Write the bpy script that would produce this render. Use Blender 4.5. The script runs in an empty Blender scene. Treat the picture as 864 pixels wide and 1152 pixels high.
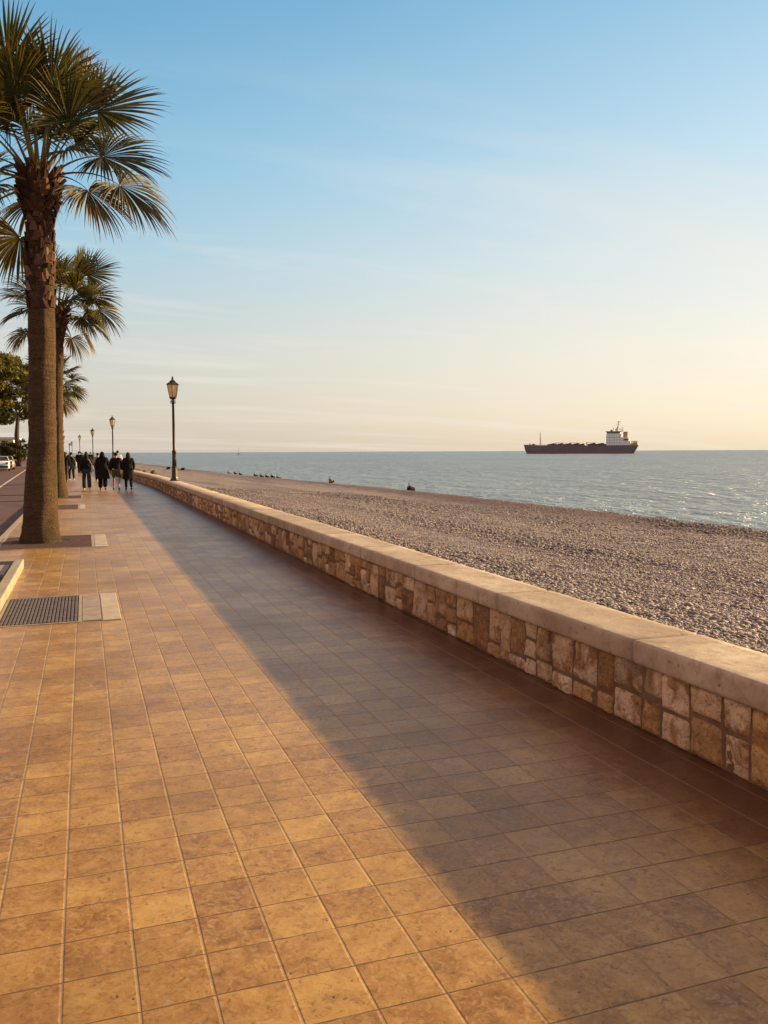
import bpy, bmesh, math, random
import numpy as np
from mathutils import Vector, Matrix, noise
PI = math.pi
R = math.radians
scene = bpy.context.scene
COL = scene.collection
random.seed(7)
rng = np.random.default_rng(11)

# ---------------------------------------------------------------- helpers
def tag(o, label=None, cat=None, group=None, kind=None):
    if label: o['label'] = label
    if cat: o['category'] = cat
    if group: o['group'] = group
    if kind: o['kind'] = kind
    return o

def empty(name, loc=(0, 0, 0), rz=0.0, label=None, cat=None, group=None):
    o = bpy.data.objects.new(name, None)
    o.empty_display_size = 0.2
    COL.objects.link(o)
    o.location = loc
    o.rotation_euler = (0, 0, rz)
    return tag(o, label, cat, group)

def link_mesh(name, me, mat, parent=None):
    o = bpy.data.objects.new(name, me)
    if mat is not None:
        for m in (mat if isinstance(mat, (list, tuple)) else [mat]):
            me.materials.append(m)
    COL.objects.link(o)
    if parent is not None:
        o.parent = parent
    return o

def obj(name, bm, mat, parent=None, smooth=False):
    me = bpy.data.meshes.new(name)
    bm.normal_update()
    bm.to_mesh(me)
    bm.free()
    if smooth:
        me.polygons.foreach_set('use_smooth', [True] * len(me.polygons))
    return link_mesh(name, me, mat, parent)

def pyobj(name, verts, faces, mat, parent=None, smooth=False):
    me = bpy.data.meshes.new(name)
    me.from_pydata([tuple(v) for v in verts], [], faces)
    me.update()
    if smooth:
        me.polygons.foreach_set('use_smooth', [True] * len(me.polygons))
    return link_mesh(name, me, mat, parent)

def box(bm, x0, x1, y0, y1, z0, z1, bevel=0.0, mtx=None, seg=1):
    vs = [bm.verts.new((x, y, z)) for z in (z0, z1) for y in (y0, y1) for x in (x0, x1)]
    fs = [(0, 2, 3, 1), (4, 5, 7, 6), (0, 1, 5, 4), (2, 6, 7, 3), (0, 4, 6, 2), (1, 3, 7, 5)]
    faces = [bm.faces.new([vs[i] for i in f]) for f in fs]
    if mtx is not None:
        for v in vs: v.co = mtx @ v.co
    if bevel > 0:
        es = list({e for f in faces for e in f.edges})
        bmesh.ops.bevel(bm, geom=es, offset=bevel, segments=seg, affect='EDGES', profile=0.5)
    return vs

def lathe(bm, prof, n=20, c=(0, 0), jit=None, cap=True):
    rings = []
    for k, (r, z) in enumerate(prof):
        ring = []
        for i in range(n):
            a = 2 * PI * i / n
            rr = r if jit is None else jit(r, z, a)
            ring.append(bm.verts.new((c[0] + rr * math.cos(a), c[1] + rr * math.sin(a), z)))
        rings.append(ring)
    for a, b in zip(rings, rings[1:]):
        for i in range(n):
            j = (i + 1) % n
            bm.faces.new((a[i], a[j], b[j], b[i]))
    if cap:
        bm.faces.new(list(reversed(rings[0])))
        bm.faces.new(rings[-1])
    return rings

def tube(bm, pts, rad, n=8):
    pts = [Vector(p) for p in pts]
    if not isinstance(rad, (list, tuple)): rad = [rad] * len(pts)
    rings = []
    up = Vector((0.13, 0.21, 0.97))
    for i, p in enumerate(pts):
        d = (pts[min(i + 1, len(pts) - 1)] - pts[max(i - 1, 0)]).normalized()
        s = d.cross(up)
        if s.length < 0.05: s = d.cross(Vector((1, 0, 0)))
        s.normalize(); t = d.cross(s).normalized()
        rings.append([bm.verts.new(p + (s * math.cos(2 * PI * k / n) + t * math.sin(2 * PI * k / n)) * rad[i]) for k in range(n)])
    for a, b in zip(rings, rings[1:]):
        for k in range(n):
            j = (k + 1) % n
            bm.faces.new((a[k], a[j], b[j], b[k]))
    bm.faces.new(list(reversed(rings[0]))); bm.faces.new(rings[-1])

def ball(bm, c, r, sub=2, sc=(1, 1, 1)):
    m = Matrix.Translation(Vector(c)) @ Matrix.Diagonal((sc[0], sc[1], sc[2], 1))
    bmesh.ops.create_icosphere(bm, subdivisions=sub, radius=r, matrix=m)

def bend(y):                       # the coast swings gently to the left beyond 42 m
    if y < 36: return 0.0
    if y < 48: return -0.034 * (y - 36) ** 2 / 24
    return -0.034 * (y - 42)

# ---------------------------------------------------------------- node helpers
class NT:
    def __init__(s, name):
        s.m = bpy.data.materials.new(name); s.m.use_nodes = True
        s.t = s.m.node_tree; s.t.nodes.clear()
        s.out = s.t.nodes.new('ShaderNodeOutputMaterial')
    def n(s, typ, **kw):
        nd = s.t.nodes.new(typ)
        for k, v in kw.items():
            if k.startswith('_'): setattr(nd, k[1:], v)
            else: nd.inputs[k.replace('__', ' ')].default_value = v
        return nd
    def l(s, a, b): s.t.links.new(a, b)
    def math(s, op, a, b=None, c=None, clamp=False):
        nd = s.t.nodes.new('ShaderNodeMath'); nd.operation = op; nd.use_clamp = clamp
        for i, v in enumerate((a, b, c)):
            if v is None: continue
            if isinstance(v, (int, float)): nd.inputs[i].default_value = v
            else: s.l(v, nd.inputs[i])
        return nd.outputs[0]
    def mix(s, fac, a, b, blend='MIX'):
        nd = s.t.nodes.new('ShaderNodeMix'); nd.data_type = 'RGBA'; nd.blend_type = blend
        for i, v in ((0, fac), (6, a), (7, b)):
            if isinstance(v, (int, float)): nd.inputs[i].default_value = v
            elif isinstance(v, tuple): nd.inputs[i].default_value = (v[0], v[1], v[2], 1)
            else: s.l(v, nd.inputs[i])
        return nd.outputs[2]
    def noise(s, vec, scale, detail=4, rough=0.55, dist=0.0):
        nd = s.n('ShaderNodeTexNoise', Scale=scale, Detail=detail, Roughness=rough, Distortion=dist)
        if vec is not None: s.l(vec, nd.inputs['Vector'])
        return nd.outputs['Fac']
    def ramp(s, fac, stops, interp='LINEAR'):
        nd = s.t.nodes.new('ShaderNodeValToRGB'); cr = nd.color_ramp; cr.interpolation = interp
        while len(cr.elements) > 1: cr.elements.remove(cr.elements[-1])
        for i, (p, c) in enumerate(stops):
            e = cr.elements[0] if i == 0 else cr.elements.new(p)
            e.position = p
            e.color = (c, c, c, 1) if isinstance(c, (int, float)) else (c[0], c[1], c[2], 1)
        s.l(fac, nd.inputs[0])
        return nd.outputs[0]
    def maprange(s, v, a, b, c=0.0, d=1.0, smooth=False):
        nd = s.t.nodes.new('ShaderNodeMapRange')
        if smooth: nd.interpolation_type = 'SMOOTHSTEP'
        s.l(v, nd.inputs[0])
        for i, x in zip((1, 2, 3, 4), (a, b, c, d)): nd.inputs[i].default_value = x
        return nd.outputs[0]
    def bump(s, h, strength=0.5, dist=0.01, normal=None):
        nd = s.n('ShaderNodeBump', Strength=strength, Distance=dist)
        s.l(h, nd.inputs['Height'])
        if normal is not None: s.l(normal, nd.inputs['Normal'])
        return nd.outputs[0]
    def coord(s, which='Object'): return s.n('ShaderNodeTexCoord').outputs[which]
    def principled(s, base, rough=0.7, normal=None, spec=0.5, metal=0.0):
        p = s.t.nodes.new('ShaderNodeBsdfPrincipled')
        for key, v in (('Base Color', base), ('Roughness', rough), ('Specular IOR Level', spec), ('Metallic', metal)):
            if isinstance(v, tuple): p.inputs[key].default_value = (v[0], v[1], v[2], 1)
            elif isinstance(v, (int, float)): p.inputs[key].default_value = v
            else: s.l(v, p.inputs[key])
        if normal is not None: s.l(normal, p.inputs['Normal'])
        return p
    def finish(s, sh):
        s.l(sh.outputs[0] if hasattr(sh, 'outputs') else sh, s.out.inputs['Surface'])
        return s.m

def mat_simple(name, c1, c2=None, scale=6.0, rough=0.7, bump=0.2, bdist=0.004, metal=0.0, spec=0.5, which='Object', bscale=None):
    t = NT(name); co = t.coord(which)
    c2 = c2 or tuple(x * 0.7 for x in c1)
    n1 = t.noise(co, scale, 6, 0.6)
    f = t.maprange(n1, 0.35, 0.65)
    col = t.mix(f, c1, c2)
    nb = t.noise(co, bscale or scale * 6, 4, 0.6)
    nrm = t.bump(nb, bump, bdist)
    rr = t.maprange(n1, 0.3, 0.7, max(rough - .08, .03), min(rough + .08, 1))
    return t.finish(t.principled(col, rr, nrm, spec, metal))

# ---------------------------------------------------------------- materials
TW, TL = 0.2215, 0.2272      # tile pitch across and along the walk
def mat_tiles():
    t = NT('clay_tile_paving')
    uv = t.coord('UV')
    # small wander of the joints
    nz = t.n('ShaderNodeTexNoise', Scale=2.2, Detail=2); t.l(uv, nz.inputs['Vector'])
    off = t.n('ShaderNodeVectorMath', _operation='MULTIPLY_ADD'); t.l(nz.outputs['Color'], off.inputs[0])
    off.inputs[1].default_value = (0.006, 0.010, 0); off.inputs[2].default_value = (-0.003, -0.005, 0)
    add = t.n('ShaderNodeVectorMath', _operation='ADD'); t.l(uv, add.inputs[0]); t.l(off.outputs[0], add.inputs[1])
    sep = t.n('ShaderNodeSeparateXYZ'); t.l(add.outputs[0], sep.inputs[0])
    u = t.math('DIVIDE', t.math('SUBTRACT', sep.outputs[0], 0.11), TW)
    v = t.math('DIVIDE', t.math('SUBTRACT', sep.outputs[1], 2.035), TL)
    fu, fv = t.math('FLOOR', u), t.math('FLOOR', v)
    cu = t.math('MULTIPLY', t.math('SUBTRACT', 0.5, t.math('ABSOLUTE', t.math('SUBTRACT', t.math('SUBTRACT', u, fu), 0.5))), TW)
    cv = t.math('MULTIPLY', t.math('SUBTRACT', 0.5, t.math('ABSOLUTE', t.math('SUBTRACT', t.math('SUBTRACT', v, fv), 0.5))), TL)
    cid = t.n('ShaderNodeCombineXYZ'); t.l(fu, cid.inputs[0]); t.l(fv, cid.inputs[1])
    wn = t.n('ShaderNodeTexWhiteNoise', _noise_dimensions='3D'); t.l(cid.outputs[0], wn.inputs['Vector'])
    wsep = t.n('ShaderNodeSeparateColor'); t.l(wn.outputs['Color'], wsep.inputs[0])
    # mottle, offset per tile so that the pattern breaks at each joint
    po = t.n('ShaderNodeVectorMath', _operation='MULTIPLY_ADD'); t.l(wn.outputs['Color'], po.inputs[0])
    po.inputs[1].default_value = (7, 7, 7); t.l(uv, po.inputs[2])
    m1 = t.noise(po.outputs[0], 7.0, 6, 0.62, 0.6)
    m2 = t.noise(po.outputs[0], 34.0, 5, 0.65, 1.2)
    big = t.noise(uv, 0.7, 4, 0.6)
    tone = t.math('ADD', t.math('MULTIPLY', wsep.outputs[0], 0.17), t.math('ADD', t.math('MULTIPLY', m1, 0.70), 0.09))
    col = t.ramp(tone, [(0.26, (0.165, 0.070, 0.015)), (0.42, (0.300, 0.142, 0.034)), (0.54, (0.395, 0.202, 0.052)), (0.70, (0.54, 0.315, 0.088))])
    col = t.mix(t.maprange(wsep.outputs[1], 0.82, 1.0, 0, 0.18), col, (0.24, 0.12, 0.045))
    col = t.mix(t.maprange(m2, 0.50, 0.68, 0, 0.60), col, (0.50, 0.33, 0.16))
    col = t.mix(t.maprange(m2, 0.45, 0.30, 0, 0.75), col, (0.11, 0.052, 0.018))
    col = t.mix(t.maprange(big, 0.45, 0.66, 0, 0.55), col, (0.17, 0.085, 0.035))
    # veins / scratches and small pits
    vs = t.noise(po.outputs[0], 16.0, 3, 0.7, 2.5)
    vein = t.maprange(t.math('ABSOLUTE', t.math('SUBTRACT', vs, 0.5)), 0.0, 0.012, 1, 0)
    vein = t.math('MULTIPLY', vein, t.maprange(m1, 0.5, 0.6))
    col = t.mix(t.math('MULTIPLY', vein, 0.65), col, (0.12, 0.06, 0.03))
    vo = t.n('ShaderNodeTexVoronoi', Scale=21.0); t.l(uv, vo.inputs['Vector'])
    vsep = t.n('ShaderNodeSeparateColor'); t.l(vo.outputs['Color'], vsep.inputs[0])
    pit = t.math('MULTIPLY', t.maprange(vo.outputs['Distance'], 0.05, 0.13, 1, 0), t.math('GREATER_THAN', vsep.outputs[0], 0.9))
    col = t.mix(t.math('MULTIPLY', pit, 0.8), col, (0.06, 0.04, 0.03))
    # tiles turn darker red-brown towards the wall foot, with a ragged edge
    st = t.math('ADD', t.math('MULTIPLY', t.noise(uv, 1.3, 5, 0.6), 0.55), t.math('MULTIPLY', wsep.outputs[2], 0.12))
    foot_band = t.maprange(t.math('ADD', sep.outputs[0], st), 2.45, 3.30, 0, 0.90, True)
    col = t.mix(foot_band, col, (0.080, 0.034, 0.022))
    # joints
    jn = t.noise(uv, 9.0, 4, 0.7)
    wl = t.maprange(jn, 0.3, 0.7, 0.0018, 0.0050)
    wt = t.maprange(jn, 0.3, 0.7, 0.0018, 0.0048)
    jl = t.math('SUBTRACT', 1.0, t.math('DIVIDE', cu, wl), clamp=True)
    jt = t.math('SUBTRACT', 1.0, t.math('DIVIDE', cv, wt), clamp=True)
    ml = t.math('MULTIPLY', jl, 3.0, clamp=True); mt = t.math('MULTIPLY', jt, 3.0, clamp=True)
    gn = t.noise(uv, 60.0, 3, 0.6)
    col = t.mix(t.math('MULTIPLY', ml, 0.6), col, t.mix(gn, (0.46, 0.35, 0.24), (0.16, 0.10, 0.06)))
    col = t.mix(t.math('MULTIPLY', mt, 0.8), col, (0.10, 0.055, 0.03))
    chip = t.noise(uv, 40.0, 3, 0.6)
    eu = t.maprange(cu, 0.0015, 0.0075, 0, 1, True); ev = t.maprange(cv, 0.0, 0.005, 0, 1, True)
    h = t.math('MULTIPLY', t.math('MULTIPLY', eu, ev), 0.75)
    h = t.math('ADD', h, t.math('MULTIPLY', t.math('ADD', chip, m2), 0.42))
    h = t.math('ADD', h, t.math('MULTIPLY', m1, 0.30))
    h = t.math('SUBTRACT', h, t.math('MULTIPLY', pit, 0.8))
    # each tile slightly tilted
    tl = t.math('ADD', t.math('MULTIPLY', t.math('SUBTRACT', u, fu), t.math('SUBTRACT', wsep.outputs[0], 0.5)),
                t.math('MULTIPLY', t.math('SUBTRACT', v, fv), t.math('SUBTRACT', wsep.outputs[1], 0.5)))
    h = t.math('ADD', h, t.math('MULTIPLY', tl, 0.7))
    nrm = t.bump(h, 0.7, 0.0026)
    rough = t.maprange(t.math('ADD', m1, t.math('MULTIPLY', big, 0.6)), 0.5, 1.1, 0.26, 0.46)
    rough = t.math('ADD', rough, t.math('MULTIPLY', ml, 0.3))
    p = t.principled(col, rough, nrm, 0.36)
    p.inputs['Specular Tint'].default_value = (1.0, 0.82, 0.66, 1)
    return t.finish(p)

def mat_stone():
    t = NT('rubble_stone')
    a = t.n('ShaderNodeAttribute', _attribute_name='tone'); co = t.coord('Object')
    n1 = t.noise(co, 6.5, 6, 0.62, 0.8); n2 = t.noise(co, 30, 6, 0.65, 0.6); n3 = t.noise(co, 2.4, 4, 0.6, 0.3)
    col = t.mix(t.maprange(n1, 0.49, 0.60, 0, 0.85), a.outputs['Color'], (0.33, 0.150, 0.040))
    col = t.mix(t.maprange(n3, 0.55, 0.72, 0, 0.75), col, (0.115, 0.062, 0.030))
    col = t.mix(t.maprange(n2, 0.52, 0.70, 0, 0.45), col, (0.58, 0.43, 0.29))
    col = t.mix(t.maprange(n2, 0.44, 0.30, 0, 0.65), col, (0.10, 0.055, 0.028))
    vn = t.noise(co, 9.0, 3, 0.6, 2.0)
    crack = t.maprange(t.math('ABSOLUTE', t.math('SUBTRACT', vn, 0.5)), 0, 0.010, 1, 0)
    col = t.mix(t.math('MULTIPLY', crack, 0.5), col, (0.07, 0.04, 0.02))
    h = t.math('ADD', t.math('MULTIPLY', n1, 0.6), t.math('MULTIPLY', n2, 0.5))
    h = t.math('SUBTRACT', h, t.math('MULTIPLY', crack, 0.15))
    return t.finish(t.principled(col, 0.8, t.bump(h, 0.9, 0.03), 0.3))

def mat_coping():
    t = NT('coping_limestone'); co = t.coord('Object')
    n1 = t.noise(co, 1.8, 6, 0.62, 0.4); n2 = t.noise(co, 14, 6, 0.68, 0.6); n3 = t.noise(co, 90, 3, 0.6)
    col = t.ramp(n1, [(0.32, (0.34, 0.235, 0.165)), (0.50, (0.47, 0.355, 0.255)), (0.68, (0.60, 0.48, 0.36))])
    col = t.mix(t.maprange(n2, 0.50, 0.70, 0, 0.6), col, (0.24, 0.135, 0.075))
    col = t.mix(t.maprange(n2, 0.42, 0.30, 0, 0.35), col, (0.64, 0.52, 0.38))
    oi = t.n('ShaderNodeObjectInfo')
    col = t.mix(t.maprange(oi.outputs['Random'], 0, 1, 0, 0.38), col, (0.30, 0.205, 0.14))
    vo = t.n('ShaderNodeTexVoronoi', Scale=16.0); t.l(co, vo.inputs['Vector'])
    vsep = t.n('ShaderNodeSeparateColor'); t.l(vo.outputs['Color'], vsep.inputs[0])
    pit = t.math('MULTIPLY', t.maprange(vo.outputs['Distance'], 0.06, 0.2, 1, 0), t.math('GREATER_THAN', vsep.outputs[0], 0.86))
    col = t.mix(t.math('MULTIPLY', pit, 0.7), col, (0.11, 0.06, 0.035))
    h = t.math('ADD', t.math('MULTIPLY', n2, 0.8), t.math('MULTIPLY', n3, 0.2))
    h = t.math('SUBTRACT', h, t.math('MULTIPLY', pit, 0.5))
    return t.finish(t.principled(col, 0.72, t.bump(h, 0.7, 0.010), 0.35))

def mat_pebble():
    t = NT('pebble'); a = t.n('ShaderNodeAttribute', _attribute_name='tone'); co = t.coord('Object')
    n = t.noise(co, 60, 3, 0.6)
    col = t.mix(t.maprange(n, 0.4, 0.7, 0, 0.35), a.outputs['Color'], (0.22, 0.17, 0.15))
    return t.finish(t.principled(col, 0.72, t.bump(n, 0.3, 0.003), 0.5))

def mat_beach():
    t = NT('shingle'); co = t.coord('UV')
    sep = t.n('ShaderNodeSeparateXYZ'); t.l(co, sep.inputs[0])
    v1 = t.n('ShaderNodeTexVoronoi', Scale=15.0, Randomness=1.0); t.l(co, v1.inputs['Vector'])
    v2 = t.n('ShaderNodeTexVoronoi', Scale=33.0, Randomness=1.0); t.l(co, v2.inputs['Vector'])
    s1 = t.n('ShaderNodeSeparateColor'); t.l(v1.outputs['Color'], s1.inputs[0])
    col = t.ramp(s1.outputs[0], [(0.0, (0.11, 0.082, 0.080)), (0.35, (0.205, 0.150, 0.145)), (0.7, (0.26, 0.205, 0.190)), (0.93, (0.38, 0.31, 0.28)), (1.0, (0.52, 0.45, 0.41))])
    big = t.noise(co, 0.55, 5, 0.62, 0.3)
    # streaks parallel to the shore
    mp = t.n('ShaderNodeMapping'); mp.inputs['Scale'].default_value = (0.55, 0.045, 1); t.l(co, mp.inputs['Vector'])
    band = t.noise(mp.outputs[0], 1.0, 4, 0.6)
    col = t.mix(t.maprange(band, 0.47, 0.62, 0, 0.55), col, (0.090, 0.068, 0.068))
    col = t.mix(t.maprange(big, 0.5, 0.7, 0, 0.35), col, (0.26, 0.165, 0.12))
    edge = t.math('ADD', sep.outputs[0], t.math('MULTIPLY', big, 2.4))
    soil = t.maprange(edge, 5.1, 6.0, 0.75, 0, True)
    col = t.mix(soil, col, (0.23, 0.115, 0.065))
    berm = t.math('MULTIPLY', t.maprange(edge, 18.6, 19.6, 0, 1, True), 0.7)
    col = t.mix(berm, col, (0.125, 0.062, 0.050))
    h = t.math('ADD', t.math('MULTIPLY', v1.outputs['Distance'], -1.0), t.math('MULTIPLY', v2.outputs['Distance'], -0.35))
    return t.finish(t.principled(col, 0.75, t.bump(h, 1.0, 0.03), 0.3))

def mat_sea():
    t = NT('sea_water'); co = t.coord('Object')
    mp = t.n('ShaderNodeMapping'); mp.inputs['Rotation'].default_value = (0, 0, R(12)); t.l(co, mp.inputs['Vector'])
    mp2 = t.n('ShaderNodeMapping'); mp2.inputs['Scale'].default_value = (1.0, 0.5, 1); t.l(mp.outputs[0], mp2.inputs['Vector'])
    a = t.noise(mp2.outputs[0], 0.16, 3, 0.6, 0.4)
    b = t.noise(mp2.outputs[0], 0.75, 4, 0.62, 0.5)
    c = t.noise(mp2.outputs[0], 3.4, 3, 0.6, 0.3)
    h = t.math('ADD', t.math('MULTIPLY', a, 1.1), t.math('ADD', t.math('MULTIPLY', b, 0.46), t.math('MULTIPLY', c, 0.13)))
    nrm = t.bump(h, 1.0, 4.0)
    patch = t.noise(mp2.outputs[0], 0.02, 4, 0.6, 0.5)
    col = t.mix(t.maprange(patch, 0.4, 0.62), (0.130, 0.175, 0.235), (0.170, 0.210, 0.260))
    foam = t.math('MULTIPLY', t.maprange(b, 0.66, 0.72, 0, 1), t.maprange(a, 0.52, 0.6, 0, 0.55))
    col = t.mix(foam, col, (0.6, 0.64, 0.64))
    p = t.principled(col, 0.27, nrm, 0.5)
    p.inputs['IOR'].default_value = 1.33
    return t.finish(p)

def mat_leaf(name='palm_leaf', trans=0.32):
    t = NT(name); a = t.n('ShaderNodeAttribute', _attribute_name='tone')
    d = t.principled(a.outputs['Color'], 0.50, None, 0.30)
    tr = t.n('ShaderNodeBsdfTranslucent')
    cc = t.mix(1.0, a.outputs['Color'], (1.5, 1.35, 0.55), 'MULTIPLY'); t.l(cc, tr.inputs['Color'])
    mx = t.n('ShaderNodeMixShader'); mx.inputs[0].default_value = trans
    t.l(d.outputs[0], mx.inputs[1]); t.l(tr.outputs[0], mx.inputs[2])
    return t.finish(mx)

def mat_attr(name, rough=0.85, bscale=40, bdist=0.01, n_amt=0.4):
    t = NT(name); a = t.n('ShaderNodeAttribute', _attribute_name='tone'); co = t.coord('Object')
    n = t.noise(co, bscale, 5, 0.65)
    col = t.mix(t.maprange(n, 0.4, 0.65, 0, n_amt), a.outputs['Color'], (0.05, 0.025, 0.012))
    return t.finish(t.principled(col, rough, t.bump(n, 0.6, bdist), 0.25))

def mat_bark():
    t = NT('palm_bark'); co = t.coord('Object')
    sep = t.n('ShaderNodeSeparateXYZ'); t.l(co, sep.inputs[0])
    mp = t.n('ShaderNodeMapping'); mp.inputs['Scale'].default_value = (2.2, 2.2, 16); t.l(co, mp.inputs['Vector'])
    rings = t.noise(mp.outputs[0], 1.6, 5, 0.65, 0.4)
    mp2 = t.n('ShaderNodeMapping'); mp2.inputs['Scale'].default_value = (22, 22, 3.0); t.l(co, mp2.inputs['Vector'])
    fib = t.noise(mp2.outputs[0], 2.0, 5, 0.7)
    spk = t.noise(co, 42, 4, 0.7)
    big = t.noise(co, 2.0, 4, 0.6)
    col = t.ramp(rings, [(0.3, (0.045, 0.021, 0.011)), (0.5, (0.090, 0.046, 0.023)), (0.68, (0.155, 0.085, 0.042))])
    col = t.mix(t.maprange(fib, 0.42, 0.62, 0, 0.6), col, (0.13, 0.075, 0.042))
    col = t.mix(t.maprange(spk, 0.53, 0.66, 0, 0.6), col, (0.24, 0.155, 0.075))
    col = t.mix(t.maprange(big, 0.50, 0.62, 0, 0.7), col, (0.075, 0.055, 0.026))
    h = t.math('ADD', t.math('MULTIPLY', rings, 0.5), t.math('ADD', t.math('MULTIPLY', fib, 0.5), t.math('MULTIPLY', spk, 0.9)))
    return t.finish(t.principled(col, 0.9, t.bump(h, 1.0, 0.055), 0.15))

def mat_asphalt():
    t = NT('asphalt'); co = t.coord('Object')
    n1 = t.noise(co, 0.6, 5, 0.6); n2 = t.noise(co, 120, 3, 0.7)
    col = t.mix(t.maprange(n1, 0.35, 0.65), (0.125, 0.062, 0.050), (0.082, 0.042, 0.036))
    col = t.mix(t.maprange(n2, 0.5, 0.75, 0, 0.5), col, (0.17, 0.11, 0.09))
    return t.finish(t.principled(col, 0.8, t.bump(n2, 0.5, 0.004), 0.3))

def mat_glass(name, c=(0.03, 0.035, 0.04)):
    t = NT(name); n = t.noise(t.coord('Object'), 1.5, 3)
    return t.finish(t.principled(t.mix(n, c, tuple(x * 1.6 for x in c)), 0.08, None, 0.8))

def mat_lantern_glass():
    t = NT('frosted_lantern_glass'); co = t.coord('Object')
    n = t.noise(co, 9, 4)
    col = t.mix(n, (0.78, 0.66, 0.48), (0.62, 0.50, 0.34))
    d = t.principled(col, 0.25, None, 0.5)
    tr = t.n('ShaderNodeBsdfTranslucent'); t.l(col, tr.inputs['Color'])
    mx = t.n('ShaderNodeMixShader'); mx.inputs[0].default_value = 0.55
    t.l(d.outputs[0], mx.inputs[1]); t.l(tr.outputs[0], mx.inputs[2])
    return t.finish(mx)

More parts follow.
